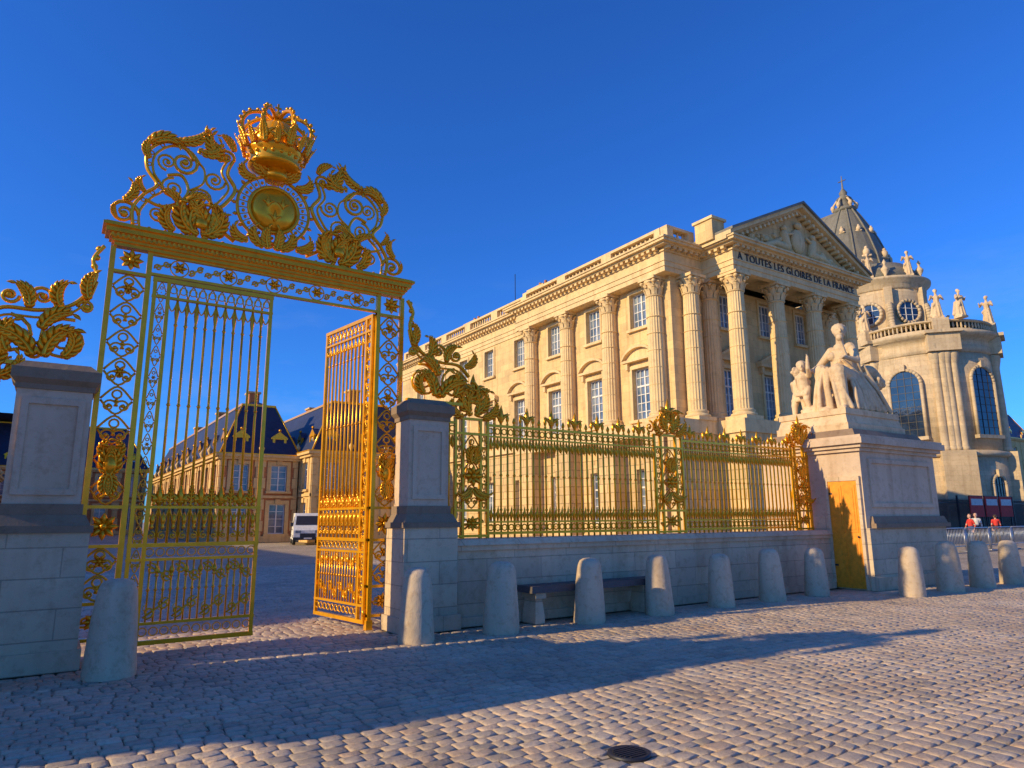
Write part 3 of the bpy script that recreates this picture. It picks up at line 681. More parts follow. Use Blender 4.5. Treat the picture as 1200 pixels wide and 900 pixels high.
def column(h=8.1,r=.5):
    mb=MB()
    mb.box(-.68,.68,-.68,.68,0,.2,'trim')
    mb.lathe([(.66,.2),(.69,.27),(.66,.34),(.56,.38),(.56,.43),(.60,.48),(.57,.55),(.52,.58)],0,0,'trim',24)
    mb.lathe([(r,.58),(r,2.5),(r*.97,4.2),(r*.90,5.8),(r*.86,h-1.1)],0,0,'trim',40,flute=.07,smooth=False)
    for z in [1.1+i*.95 for i in range(6)]: mb.lathe([(r*1.004,z),(r*1.004,z+.02)],0,0,'trim',24)
    z=h-1.1; mb.lathe([(r*.86,z),(.49,z+.04),(.49,z+.08),(.42,z+.1),(.42,z+.55),(.52,z+.82),(.60,z+.93)],0,0,'trim',20)
    for tier,(zz,hh,rr,off) in enumerate(((z+.1,.42,.44,0),(z+.36,.46,.46,pi/8))):
        for i in range(8):
            a=off+2*pi*i/8
            mb.T=(lambda a:(lambda x,yy,zz:(cos(a)*(-yy)-sin(a)*x,sin(a)*(-yy)+cos(a)*x,zz)))(a)
            vs=[];fs=[]
            prof=[(rr,0,.15),(rr+.05,hh*.5,.17),(rr+.12,hh*.85,.15),(rr+.21,hh,.10),(rr+.24,hh*.88,.04)]
            for (q,w,wd) in prof: vs+=[(-wd,-q,zz+w),(0,-q-.04,zz+w+.0),(wd,-q,zz+w),(0,-q+.05,zz+w)]
            for k in range(4):
                for j in range(4): j2=(j+1)%4; fs.append((k*4+j,k*4+j2,k*4+4+j2,k*4+4+j))
            mb.add(vs,fs,'trim'); mb.T=None
    for i in range(4):
        a=pi/4+i*pi/2; mb.ball((cos(a)*.66,sin(a)*.66,z+.84),.12,'trim',8); mb.capsule((cos(a)*.45,sin(a)*.45,z+.6),(cos(a)*.66,sin(a)*.66,z+.86),.05,.07,'trim',6)
    mb.box(-.62,.62,-.62,.62,z+.94,z+1.1,'trim')
    return mb.mesh('corinthian_column')
COL=column()
def columns(e,pts,z=6.6):
    for i,(x,yy) in enumerate(pts): obj('corinthian_column_%d'%(i+1),COL,e,loc=(x,yy,z))
# ------------------------------------------------------------------ palace pavilion
FX=27.0; FYF=25.0
e=empty('palace_pavilion',(35,40,0))
mb=MB()
PW=lambda u,d,z:(FX-d,u,z)
PF=lambda u,d,z:(u,FYF-d,z)
wy=[27.5,31.5,35.55,39.7,43.9,47.9,51.9,55.9]
ops=[]
for u in wy: ops+=[(u-.66,u+.66,12.3,14.4),(u-.7,u+.7,7.0,9.95),(u-.66,u+.66,1.3,4.25)]
lo=[o for o in ops if o[3]<6.2]; up=[o for o in ops if o[3]>6.2]
wall(mb,PW,FYF,60,0,6.2,lo,'basement'); wall(mb,PW,FYF,60,6.2,14.75,up,'lime')
for i,u in enumerate(wy):
    window(mb,PW,u-.66,u+.66,12.3,14.4,.3,4,4); surround(mb,PW,u-.66,u+.66,12.3,14.4,w=.16)
    window(mb,PW,u-.7,u+.7,7.0,9.95,.3,4,6); surround(mb,PW,u-.7,u+.7,7.0,9.95,w=.2); pedim(mb,PW,u,1.25,10.35,.62,curved=(i<6 and i!=4))
    window(mb,PW,u-.66,u+.66,1.3,4.25,.3,4,6); surround(mb,PW,u-.66,u+.66,1.3,4.25,mat='basement',w=.14,pr=.06)
    boxP(mb,PW,u-.22,u+.22,.06,.2,4.25,4.7,'basement')
boxP(mb,PW,FYF+.01,60,0,.22,6.2,6.45,'trim'); boxP(mb,PW,FYF+.01,60,0,.12,6.45,6.6,'trim'); boxP(mb,PW,FYF+.01,60,0,.12,0,.7,'basement')
boxP(mb,PW,25.07,39.0,.0,.95,5.9,6.607,'trim')
for u in (25.95,29.75,33.8,37.9): boxP(mb,PW,u-.75,u+.75,.0,.90,.0,5.9,'basement')
cornice(mb,PW,25.0,39.0,14.7,base=.72,ext0=0,ext1=1); cornice(mb,PW,39.0,60,14.697)
balustrade(mb,PW,25.3,38.9,16.4,d0=-.2,d1=.25); balustrade(mb,PW,39.2,60,16.39,d0=-.5,d1=-.1)
fo=[(u-.66,u+.66,a,b) for u in (31.6,35.2,38.8) for (a,b) in ((12.3,14.4),(7.0,9.95))]
wall(mb,PF,27,43.3,0,6.2,[],'basement'); wall(mb,PF,27,43.3,6.2,14.75,fo,'lime')
for u in (31.6,35.2,38.8):
    window(mb,PF,u-.66,u+.66,12.3,14.4,.3,4,4); surround(mb,PF,u-.66,u+.66,12.3,14.4,w=.16)
    window(mb,PF,u-.66,u+.66,7.0,9.95,.3,4,6); surround(mb,PF,u-.66,u+.66,7.0,9.95,w=.2); pedim(mb,PF,u,1.2,10.35,.6,curved=False)
boxP(mb,PF,26.2,29.1,0,.95,0,5.895,'basement'); boxP(mb,PF,26.03,29.0,-.02,1.05,5.895,6.603,'trim')
cornice(mb,PF,26.272,29.3,14.706,base=.35,ext0=1); cornice(mb,PF,41.2,43.3,14.706,base=.0,ext1=1)
balustrade(mb,PF,26.75,28.9,16.41,d0=-.25,d1=.2,bay=2.2); balustrade(mb,PF,41.5,43.3,16.5,d0=-.4,d1=0,bay=2)
wall(mb,lambda u,d,z:(43.3+d,u,z),FYF,60,0,16.4,[],'lime'); wall(mb,lambda u,d,z:(u,60+d,z),27,43.3,0,16.4,[],'lime')
mb.frustum(27.3,43.0,25.3,59.7,16.35,17.0,3,'lead')
for (cx,cy) in ((30,41),(30.5,52),(38,47)):
    mb.box(cx-.6,cx+.6,cy-1,cy+1,16.6,19.0,'lime'); mb.box(cx-.7,cx+.7,cy-1.1,cy+1.1,19.0,19.2,'trim')
    for k in (-.5,.2): mb.lathe([(.14,0),(.12,.5)],cx,cy+k,'brick',8,cz=19.2)
mb.tube([(29.5,44,17),(29.5,44,21.2)],.03,'iron',4)
PX0,PX1=29.05,41.35; PYF=22.35
mb.box(PX0,PX1,PYF,24.98,0,5.9,'basement'); mb.box(PX0-.12,PX1+.12,PYF-.12,24.97,5.9,6.6,'trim')
PP=lambda u,d,z:(u,PYF-d+.15,z)
cornice(mb,PP,29.25,41.15,14.7,base=0,ext0=1,ext1=1)
PL=lambda u,d,z:(29.3-d,u,z); PR=lambda u,d,z:(41.1+d,u,z)
cornice(mb,PL,PYF+.46,24.6,14.703,base=.047); cornice(mb,PR,PYF+.46,24.9,14.703,base=.047)
mb.box(29.5,40.9,22.9,24.95,15.1,15.3,'trim')
xc=35.2; hw=6.75; zb=16.402; zt=19.75
mb.add([(29.4,PYF+.12,zb),(41.0,PYF+.12,zb),(xc,PYF+.12,zt-.45)],[(0,1,2)],'lime')
for s in (-1,1):
    for (off,p,th) in ((0,.62,.22),(.22,.75,.14),(-.18,.30,.18)):
        a=(xc+s*hw,zb+.0+off); b=(xc,zt+off-.15)
        vs=[]
        for (yy) in (PYF+.15-p,30.0+p):
            vs+=[(a[0],yy,a[1]),(b[0],yy,b[1]),(b[0],yy,b[1]+th),(a[0],yy,a[1]+th)]
        mb.add(vs,[(0,1,2,3),(4,7,6,5),(0,4,5,1),(3,2,6,7),(0,3,7,4)],'trim' if off<.2 else 'lead')
    for i in range(1,17):
        t=i/17; x=xc+s*hw*(1-t); z=zb+(zt-.15-zb)*t-.36
        if z>zb+.02: mb.box(x-.1,x+.1,PYF-.35,PYF+.12,z,z+.17,'trim')
rnd=random.Random(3)
rl=MB()
rl.ball((xc,PYF+.05,17.6),.7,'trim',14,(.9,.35,1.1)); rl.ball((xc,PYF-.05,18.55),.32,'trim',10,(1,.6,.6))
for s in (-1,1):
    x=xc+s*1.2
    rl.capsule((x,PYF,17.0),(x+s*.2,PYF,17.75),.28,.24,'trim'); rl.ball((x+s*.2,PYF-.05,18.1),.18,'trim')
    rl.capsule((x,PYF,16.95),(x+s*1.1,PYF,17.0),.24,.2,'trim'); rl.capsule((x+s*1.1,PYF,17.0),(x+s*2.0,PYF,16.7),.2,.13,'trim')
    rl.capsule((x+s*.1,PYF,17.75),(x-s*.5,PYF-.1,17.9),.11,.08,'trim')
    for i in range(24):
        xx=x+s*rnd.uniform(.3,3.4); rl.ball((xx,PYF+.08,16.55+rnd.uniform(0,max(.05,(3.2-abs(xx-xc)*.5)*.45))),rnd.uniform(.09,.2),'trim',8)
mb.box(28.3,29.3,PYF+.6,PYF+1.8,16.42,17.6,'lime'); mb.box(28.2,29.4,PYF+.5,PYF+1.9,17.6,17.75,'trim')
obj('walls_and_portico',mb.mesh('walls_and_portico'),e); obj('tympanum_relief',rl.mesh('tympanum_relief'),e)
columns(e,[(26.72,25.95),(26.72,29.75),(26.72,33.8),(26.72,37.9),(28.1,24.55),(29.85,24.75),(29.85,22.95),(33.4,22.95),(37.0,22.95),(40.6,22.95),(40.6,24.75)])
fc=bpy.data.curves.new('inscription','FONT'); fc.body="A TOUTES LES GLOIRES DE LA FRANCE"; fc.size=.62; fc.extrude=.02; fc.align_x='CENTER'; fc.space_character=1.12
fo_=bpy.data.objects.new('t',fc); C.objects.link(fo_)
dg=bpy.context.evaluated_depsgraph_get(); tm=bpy.data.meshes.new_from_object(fo_.evaluated_get(dg),depsgraph=dg); bpy.data.objects.remove(fo_)
tw=max(v.co.x for v in tm.vertices)-min(v.co.x for v in tm.vertices)
tm.materials.clear(); tm.materials.append(M['letter'])
o=obj('inscription',tm,e); o.rotation_euler=(pi/2,0,0); o.location=(35.2,PYF+.15-.05-.03,15.36); o.scale=(11.2/tw,1,1)
# ------------------------------------------------------------------ chapel
e=empty('royal_chapel',(80,45,0)); mb=MB()
c1=(80.0,37.0); R1=6.4; c2=(80.0,41.0); R2=4.7
def drum(c,R,z0,z1,mat,seg=48): mb.lathe([(R,z0),(R,z1)],c[0],c[1],mat,seg)
drum(c1,R1+.25,0,7.4,'chapel'); mb.lathe([(R1+.25,7.4),(R1+.6,7.5),(R1+.6,7.9),(R1,8.1)],c1[0],c1[1],'chapel',48)
drum(c1,R1,8.0,18.4,'chapel')
mb.lathe([(R1,18.2),(R1+.15,18.3),(R1+.15,18.9),(R1+.1,18.95),(R1+.1,19.6),(R1+.5,19.8),(R1+.9,20.1),(R1+.95,20.4),(R1+.2,20.5)],c1[0],c1[1],'chapel',48)
mb.box(c1[0]-R1,c1[0]+R1,c1[1],75,0,20.4,'chapel')
mb.box(c1[0]-R1-.6,c1[0]+R1+.6,c1[1]+.5,75.1,19.9,20.42,'chapel')
mb.lathe([(R1+.2,20.4),(.1,21.4)],c1[0],c1[1],'lead',32)
def ringbal(c,R,z,h=1.2):
    mb.lathe([(R+.15,z),(R+.15,z+.25),(R-.2,z+.25),(R-.2,z)],c[0],c[1],'chapel',48)
    mb.lathe([(R+.18,z+h-.2),(R+.18,z+h),(R-.2,z+h),(R-.2,z+h-.2)],c[0],c[1],'chapel',48)
    for i in range(96):
        a=2*pi*i/96; mb.lathe([(.06,.2),(.12,.5),(.06,h-.2)],c[0]+R*cos(a),c[1]+R*sin(a),'chapel',5,cz=z)
ringbal(c1,R1+.2,20.45)
view=math.atan2(-c1[1],-c1[0])
chs=[]
def cyl(c,R,a):
    ca,sa=cos(a),sin(a)
    return lambda u,d,z:(c[0]+(R+d)*ca-sa*u,c[1]+(R+d)*sa+ca*u,z)
def archwin(P,w,z0,z1,fr=.3,d=.08,glass='cglass',nx=4,nz=9):
    hw=w/2; zs=z1-hw; out=[(-hw,z0),(hw,z0)]+[(hw*cos(pi*i/14),zs+hw*sin(pi*i/14)) for i in range(15)]
    mb.add([P(u,d,z) for u,z in out],[tuple(range(len(out)))],glass)
    pts=[(-hw-fr*.4,z0)]+[(-(hw+fr*.4)*cos(pi*i/14),zs+(hw+fr*.4)*sin(pi*i/14)) for i in range(15)]+[(hw+fr*.4,z0)]
    for j in range(len(pts)-1):
        a,b=pts[j],pts[j+1]; mb.tube([P(a[0],d,a[1]),P(b[0],d,b[1])],fr*.6,'chapel',6)
    boxP(mb,P,-hw-fr,hw+fr,-.2,d+.25,z0-.35,z0,'chapel')
    boxP(mb,P,-.25,.25,0,d+.3,z1+.0,z1+.7,'chapel')
    for i in range(1,nx):
        u=-hw+w*i/nx; top=zs+math.sqrt(max(0,hw*hw-u*u)); boxP(mb,P,u-.02,u+.02,d,d+.05,z0,top,'iron')
    for j in range(1,nz):
        z=z0+(z1-z0)*j/nz; h=hw if z<zs else math.sqrt(max(0,hw*hw-(z-zs)**2)); boxP(mb,P,-h,h,d,d+.04,z-.02,z+.02,'iron')
for k in range(-2,4):
    a=view+(-.30+k*1.18)
    P=cyl(c1,R1,a); archwin(P,2.9,9.6,16.6)
    P0=cyl(c1,R1+.25,a); archwin(P0,1.5,2.2,5.4,nz=4)
    for s in (-1,1):
        for q in (.46,.62):
            Q=cyl(c1,R1+.15,a+s*q); c=Q(0,0,8.0)
            mb.lathe([(.5,0),(.5,.3),(.4,.5),(.40,5),(.35,8.9),(.36,9.0),(.5,9.6),(.55,9.9),(.55,10.2)],c[0],c[1],'chapel',14,cz=8.0)
    Q=cyl(c1,R1,a+.59); boxP(mb,Q,-1.5,1.5,-.4,.95,18.25,20.38,'chapel'); boxP(mb,Q,-1.7,1.7,-.4,1.3,20.1,20.43,'chapel'); boxP(mb,Q,-.75,.75,-.5,.75,20.43,21.75,'chapel'); boxP(mb,Q,-1.5,1.5,0,1.0,0,8.0,'chapel'); chs.append(Q(0,.15,21.75))
PX=lambda u,d,z:(c1[0]-R1-d,u,z)
for k in range(5):
    u=41.5+k*6.2
    archwin(lambda a,d,z,u=u:PX(u+a,d,z),2.9,9.6,16.6); boxP(mb,PX,u+2.4,u+3.8,0,.8,0,18.4,'chapel'); chs.append((c1[0]-R1+.3,u+3.1,20.5))
balustrade(mb,lambda u,d,z:PX(u,d,z),38,74,20.43,mat='chapel',bay=6.2,d0=-.6,d1=-.2)
drum(c2,R2,18,27.6,'chapel'); mb.box(c2[0]-R2,c2[0]+R2,c2[1],74.9,18,27.6,'chapel')
mb.lathe([(R2,26.8),(R2+.2,27),(R2+.2,27.5),(R2+.7,27.9),(R2+.75,28.2),(R2,28.3)],c2[0],c2[1],'chapel',40); mb.box(c2[0]-R2-.7,c2[0]+R2+.7,c2[1]+.4,75,27.7,28.22,'chapel')
v2=math.atan2(-c2[1],-c2[0])
for k in range(-2,3):
    a=v2-.25+k*.86; P=cyl(c2,R2,a)
    n=20; mb.add([P(1.15*cos(2*pi*i/n),.1,24.1+1.15*sin(2*pi*i/n)) for i in range(n)],[tuple(range(n))],'cglass')
    for i in range(n):
        p,q=2*pi*i/n,2*pi*(i+1)/n; mb.tube([P(1.3*cos(p),.12,24.1+1.3*sin(p)),P(1.3*cos(q),.12,24.1+1.3*sin(q))],.2,'chapel',6)
    for u in (-.38,.38): boxP(mb,P,u-.03,u+.03,.1,.16,23.0,25.2,'white'); boxP(mb,P,-1.1,1.1,.1,.15,24.1+u-.03,24.1+u+.03,'white')
    Q=cyl(c2,R2,a-.43); boxP(mb,Q,-.4,.4,-.1,.55,20,27,'chapel')
    pts=cat([(1.6,20.4),(1.5,21.6),(.9,22.6),(.75,24),(.5,25)],4)
    for j in range(len(pts)-1): mb.tube([Q(0,pts[j][0],pts[j][1]),Q(0,pts[j+1][0],pts[j+1][1])],.34,'chapel',6)
    t=Q(0,.3,28.3); mb.lathe([(.2,0),(.15,.2),(.4,.7),(.45,.9),(.2,1.2),(.1,1.4),(.22,1.7),(.01,2.1)],t[0],t[1],'statue',8,cz=28.25)
mb.lathe([(R2+.3,28.2),(R2-.6,29.6),(R2-1.6,30.6),(.1,31.6)],c2[0],c2[1],'lead',32)
c3=(80,44.0)
RP=[(4.7,28.2),(4.6,30.2),(4.1,32.6),(3.3,35.0),(2.4,37.0),(1.6,38.6),(1.2,39.3),(1.1,39.5)]
mb.lathe(RP,c3[0],c3[1],'lead',24,smooth=False)
pr=[(-r+.1,z-.05) for r,z in RP]+[(r-.1,z-.05) for r,z in reversed(RP)]; n=len(pr)
mb.add([(80+x,44.0,z) for x,z in pr]+[(80+x,75,z) for x,z in pr],[(i,i+1,i+1+n,i+n) for i in range(n-1)]+[tuple(range(n,2*n))],'lead')
for i in range(10):
    a=2*pi*i/10
    mb.tube([(c3[0]+(r+.05)*cos(a),c3[1]+(r+.05)*sin(a),z) for r,z in RP],.12,'lead',6)
    for (rr,zz,sz) in ((4.25,32.4,.42),(3.0,36.0,.28)):
        q=(c3[0]+rr*cos(a+.31),c3[1]+rr*sin(a+.31),zz); mb.ball(q,sz,'statue',8,(1,1,1.3)); mb.ball((q[0],q[1],q[2]+sz*1.4),sz*.5,'statue',6); mb.capsule((q[0]-sz*sin(a),q[1]+sz*cos(a),q[2]-sz),(q[0]+sz*sin(a),q[1]-sz*cos(a),q[2]-sz),sz*.4,sz*.4,'statue',6)
# lantern group of gilt lead ornaments
mb.lathe([(1.2,39.4),(1.35,39.6),(1.3,39.9),(.8,40.0),(.7,41.0),(.95,41.2),(.4,41.7),(.5,42.1),(.12,42.7),(.05,44.4),(.01,44.5)],c3[0],c3[1],'lead',12)
for i in range(6):
    a=2*pi*i/6; mb.tube([(c3[0]+1.4*cos(a),c3[1]+1.4*sin(a),39.7),(c3[0]+1.2*cos(a),c3[1]+1.2*sin(a),40.6),(c3[0]+.6*cos(a),c3[1]+.6*sin(a),41.4)],.14,'statue',5)
    mb.ball((c3[0]+1.35*cos(a),c3[1]+1.35*sin(a),40.2),.28,'statue',6,(1,1,1.4))
mb.box(79.95,80.05,43.5,44.5,43.7,43.8,'iron')
obj('chapel_body',mb.mesh('chapel_body'),e)
def standing():
    s=MB(); W='statue'
    s.box(-.5,.5,-.5,.5,0,.25,W); folds(s,(0,0),.52,.33,.2,1.9,9,W,.14); folds(s,(0,0),.34,.40,1.7,2.5,8,W,.10,.75)
    s.capsule((0,0,2.4),(0,0,2.75),.36,.16,W); s.capsule((0,0,2.7),(0,0,3.05),.13,.12,W); head(s,(0,.0,3.22),.22,1,0,W)
    s.capsule((0,.42,2.65),(.15,.62,2.15),.15,.11,W); s.capsule((.15,.62,2.15),(.45,.35,2.3),.11,.08,W); hand(s,(.45,.35,2.3),(1,-.5,.2),.09,W)
    s.capsule((0,-.42,2.65),(.1,-.65,2.25),.15,.11,W); s.capsule((.1,-.65,2.25),(.4,-.6,2.5),.11,.08,W); hand(s,(.4,-.6,2.5),(.6,0,1),.09,W)
    for i in range(5): s.capsule((-.1,.4-.1*i,2.6-.1*i),(.3-.1*i,-.4+.05*i,1.5-.15*i),.09,.12,W)
    s.capsule((-.3,-.3,1.9),(-.4,-.5,.5),.14,.2,W)
    return sculpt(s,'standing_statue_mesh',.05,2)
SM=standing(); SM.materials.clear(); SM.materials.append(M['statue'])
for i,(x,yy,z) in enumerate(chs):
    if i in (0,5): continue
    a=math.atan2(-yy,-x)
    obj('rooftop_statue_%d'%i,SM,e,loc=(x,yy,z),rot=a+(-.6,.5,.2,-.3)[i%4],sc=(.95,)*3)
    if i==2: obj('rooftop_statue_pair_%d'%i,SM,e,loc=(x-2.2*sin(a)*.9,yy+2.2*cos(a)*.9,z-.2),rot=a+(.6,-.5,.9,.3)[i%4],sc=(.9,)*3)
for (px_,py_,z,sc) in ((c2[0]-R2+.1,c2[1]-1.5,28.3,.9),(c2[0]-1.5,c2[1]-R2+.3,28.3,.9)):
    obj('attic_statue',SM,e,loc=(px_,py_,z),rot=-2.6,sc=(sc,)*3)
# ------------------------------------------------------------------ courtyard wings
def wing(name,x0,x1,y0,y1,h=6.4,rh=4.1,faces='WF',brick=True,bay=3.3):
    e=empty(name,((x0+x1)/2,(y0+y1)/2,0)); mb=MB()
    base='brick' if brick else 'court'
    def face(P,u0,u1):
        n=max(1,round((u1-u0)/bay)); w=(u1-u0)/n; ops=[]
        k1,k2=h*.59,h*.9
        for i in range(n):
            c=u0+w*(i+.5); ops+=[(c-.6,c+.6,.6,h*.44),(c-.6,c+.6,k1,k2)]
        wall(mb,P,u0,u1,0,h,ops,base,.25)
        for (a,b,c,d) in ops:
            window(mb,P,a,b,c,d,.22,2,4); surround(mb,P,a,b,c,d,'court',.28,.05); boxP(mb,P,(a+b)/2-.2,(a+b)/2+.2,.05,.14,d+.02,d+.35,'court')
        for i in range(n+1):
            u=u0+w*i
            for k in range(8):
                ww=.42 if k%2 else .30; boxP(mb,P,max(u0,u-ww),min(u1,u+ww),-.01,.07,k*h/8,(k+.96)*h/8,'court')
        boxP(mb,P,u0,u1,-.01,.12,h*.51,h*.54,'court'); boxP(mb,P,u0-.1,u1+.1,-.01,.15,0,.45,'court')
        boxP(mb,P,u0-.2,u1+.2,-.01,.25,h-.3,h-.1,'court'); boxP(mb,P,u0-.4,u1+.4,-.01,.42,h-.1,h+.1,'court')
        boxP(mb,P,u0-.42,u1+.42,.3,.45,h+.1,h+.17,'gold')
        for i in range(0,n):
            c=u0+w*(i+.5)
            boxP(mb,P,c-.48,c+.48,-1.7,-.45,h+.1,h+1.45,'court'); boxP(mb,P,c-.32,c+.32,-.45,-.42,h+.3,h+1.25,'glass')
            boxP(mb,P,c-.02,c+.02,-.42,-.4,h+.3,h+1.25,'white')
            for (a,b,q,r) in ((-.52,-.34,.12,1.4),(.34,.52,.12,1.4),(-.62,.62,1.4,1.52)): boxP(mb,P,c+a,c+b,-.5,-.34,h+q,h+r,'gold')
            mb.add([P(c-.64,-.36,h+1.52),P(c+.64,-.36,h+1.52),P(c,-.36,h+2.0),P(c-.64,-2.0,h+1.52),P(c+.64,-2.0,h+1.52),P(c,-2.0,h+2.0)],[(0,1,2)],'gold')
            mb.add([P(c-.64,-.36,h+1.53),P(c+.64,-.36,h+1.53),P(c,-.36,h+2.01),P(c-.64,-2.0,h+1.53),P(c+.64,-2.0,h+1.53),P(c,-2.0,h+2.01)],[(0,2,5,3),(1,4,5,2)],'slate')
            q=P(c,-.4,h+2.0); mb.ball((q[0],q[1],q[2]+.1),.12,'gold2',6)
            if i<n-1:
                q=P(c+w/2,.2,h+.12); mb.lathe([(.12,0),(.08,.15),(.2,.4),(.22,.5),(.08,.7),(.02,.85)],q[0],q[1],'court',6,cz=q[2])
    if 'W' in faces: face(lambda u,d,z:(x0-d,u,z),y0,y1)
    else: wall(mb,lambda u,d,z:(x0-d,u,z),y0,y1,0,h,[],base)
    if 'E' in faces: face(lambda u,d,z:(x1+d,u,z),y0,y1)
    else: wall(mb,lambda u,d,z:(x1+d,u,z),y0,y1,0,h,[],base)
    if 'F' in faces: face(lambda u,d,z:(u,y0-d,z+.003),x0,x1)
    else: wall(mb,lambda u,d,z:(u,y0-d,z),x0,x1,0,h,[],base)
    wall(mb,lambda u,d,z:(u,y1+d,z),x0,x1,0,h,[],base)
    ins=min(rh*.5,(x1-x0)*.3)
    mb.frustum(x0-.1,x1+.1,y0-.1,y1+.1,h+.11,h+rh,ins,'slate')
    a,b,c,d=x0+ins-.1,x1-ins+.1,y0+ins-.1,y1-ins+.1
    for q,dz in (((a,b,c-.08,c+.08),0),((a,b,d-.08,d+.08),0),((a-.08,a+.08,c,d),.004),((b-.08,b+.08,c,d),.004)): mb.box(*q,h+rh-.05,h+rh+.12+dz,'gold')
    mb.frustum(a+.1,b-.1,c+.1,d-.1,h+rh,h+rh+.5,(b-a)*.4,'slate')
    for (xx,yy,xt,yt) in ((x0-.1,y0-.1,a,c),(x1+.1,y0-.1,b,c)): mb.tube([(xx,yy,h+.15),(xt,yt,h+rh+.03)],.07,'gold',5)
    k=max(1,int((y1-y0)/12))
    for i in range(k):
        yy=y0+4+(y1-y0-6)*i/k
        mb.box((a+b)/2-.4,(a+b)/2+.4,yy-.6,yy+.6,h+rh,h+rh+1.3,'brick'); mb.box((a+b)/2-.5,(a+b)/2+.5,yy-.7,yy+.7,h+rh+1.3,h+rh+1.45,'court')
    obj('wing_body',mb.mesh('wing_body'),e)
wing('palace_brick_wing',9.9,15.6,54,98)
wing('palace_brick_wing',15.8,24.5,51,90,6.6,4.3,brick=False)
wing('palace_brick_wing',-26,9.6,100,112,8.0,5.5,'F')
wing('palace_brick_wing',-14.5,-5.5,56,98,6.4,4.1,'EF')
wing('palace_brick_wing',-40,-18,15.5,60,8.5,3.5,'EF',brick=False)  # out-of-view left building added as shadow caster; front and height shaped for courtyard shade
wing('distant_palace_wing',128,150,52,90,15,5,'WF',brick=False,bay=5)
# ------------------------------------------------------------------ van
VA=-.24
e=empty('white_van',(14.2,46,0)); mb=MB(lambda x,y,z:(14.75+x*cos(VA)-y*sin(VA),48.3+x*sin(VA)+y*cos(VA),z))
prof=[(-2.3,.35),(-2.3,.95),(-2.15,1.1),(-1.55,1.2),(-.95,1.95),(-.7,2.08),(2.1,2.1),(2.25,1.9),(2.3,.35)]
n=len(prof); vs=[(-.92,a,b) for a,b in prof]+[(.92,a,b) for a,b in prof]
vs=[((x*(.86 if z>1.5 else 1)),a,z) for x,a,z in vs]
mb.add(vs,[(i,(i+1)%n,(i+1)%n+n,i+n) for i in range(n)]+[tuple(range(n)),tuple(range(2*n-1,n-1,-1))],'white')
mb.add([(-.78,-1.50,1.30),(.78,-1.50,1.30),(.70,-1.02,1.89),(-.70,-1.02,1.89)],[(0,1,2,3)],'dark')
for s in (-1,1):
    mb.add([(s*.935,-1.3,1.25),(s*.935,-.3,1.25),(s*.83,-.3,1.85),(s*.84,-.95,1.85)],[(0,1,2,3)],'dark'); mb.box(s*.93-.01,s*.93+.01,-.2,1.0,.95,1.0,'dark')
    mb.box(s*.62-.18,s*.62+.18,-2.33,-2.28,.78,.95,'glass'); mb.box(s*1.0-.08,s*1.0+.08,-1.35,-1.2,1.2,1.45,'dark')
    for yy in (-1.5,1.45):
        T=mb.T; mb.T=(lambda T,s,yy:(lambda x,y,z:T(s*.84+y,yy+x,.33+z)))(T,s,yy); mb.lathe([(.2,-.1),(.33,-.1),(.34,.0),(.33,.1),(.2,.1)],0,0,'tyre',18,axis='y'); mb.lathe([(.19,-.11),(.19,.11)],0,0,'steel',12,axis='y'); mb.T=T
mb.box(-.5,.5,-2.32,-2.29,.5,.75,'dark'); mb.box(-.93,.93,-2.38,-2.2,.32,.5,'iron'); mb.box(-.25,.25,-2.4,-2.38,.38,.48,'pale')
obj('van_body',mb.mesh('van_body'),e)
# ------------------------------------------------------------------ people, barrier, iron fence
def person(name,x,y,rot,shirt,trous,h=1.72,phase=1):
    mb=MB(); k=h/1.72
    def c(a,b,r,q,m): mb.capsule([v*k for v in a],[v*k for v in b],r*k,q*k,m,10)
    for s in (1,-1):
        f=.16*s*phase
        c((0,.09*s,.90),(f*.6,.10*s,.50),.085,.06,trous); c((f*.6,.10*s,.50),(f,.10*s,.09),.058,.04,trous)
        c((f-.04,.10*s,.04),(f+.14,.11*s,.035),.042,.035,'tyre')
        c((0,.17*s,1.38),(-f*.6,.22*s,1.10),.052,.042,shirt); c((-f*.6,.22*s,1.10),(-f*.6+.1,.21*s,.86),.038,.028,'skin'); hand(mb,[v*k for v in(-f*.6+.11,.21*s,.82)],(.2,0,-1),.035*k,'skin')
    c((0,.05,.92),(0,-.05,.92),.12,.12,trous); c((0,0,.98),(0.01,0,1.3),.125,.145,shirt); c((.0,-.12,1.36),(0,.12,1.36),.085,.085,shirt); c((0,0,1.4),(.01,0,1.5),.05,.05,'skin')
    head(mb,(0.02*k,0,1.60*k),.098*k,1,0,'skin',False)
    for i in range(10):
        a=2*pi*i/10; mb.ball(((-.03+.05*cos(a))*k,.06*sin(a)*k,1.665*k),.05*k,'hair',8)
    mb.ball((-.06*k,0,1.60*k),.075*k,'hair',8)
    src=mb.mesh('src'); me=sculpt(mb,name,.012,1)
    from mathutils.kdtree import KDTree
    kd=KDTree(len(src.polygons))
    for i,p in enumerate(src.polygons): kd.insert(p.center,i)
    kd.balance(); me.materials.clear()
    for nme in mb.mats: me.materials.append(M[nme])
    for p in me.polygons: p.material_index=src.polygons[kd.find(p.center)[1]].material_index; p.use_smooth=True
    return obj('person',me,loc=(x,y,0),rot=rot)
person('walker',41.0,17.6,2.6,'red','bluec',1.7); person('walker2',41.9,17.7,3.6,'pale','hair',1.75,-1)
person('walker3',46.5,18.6,.4,'red','hair',1.66)
mb=MB()
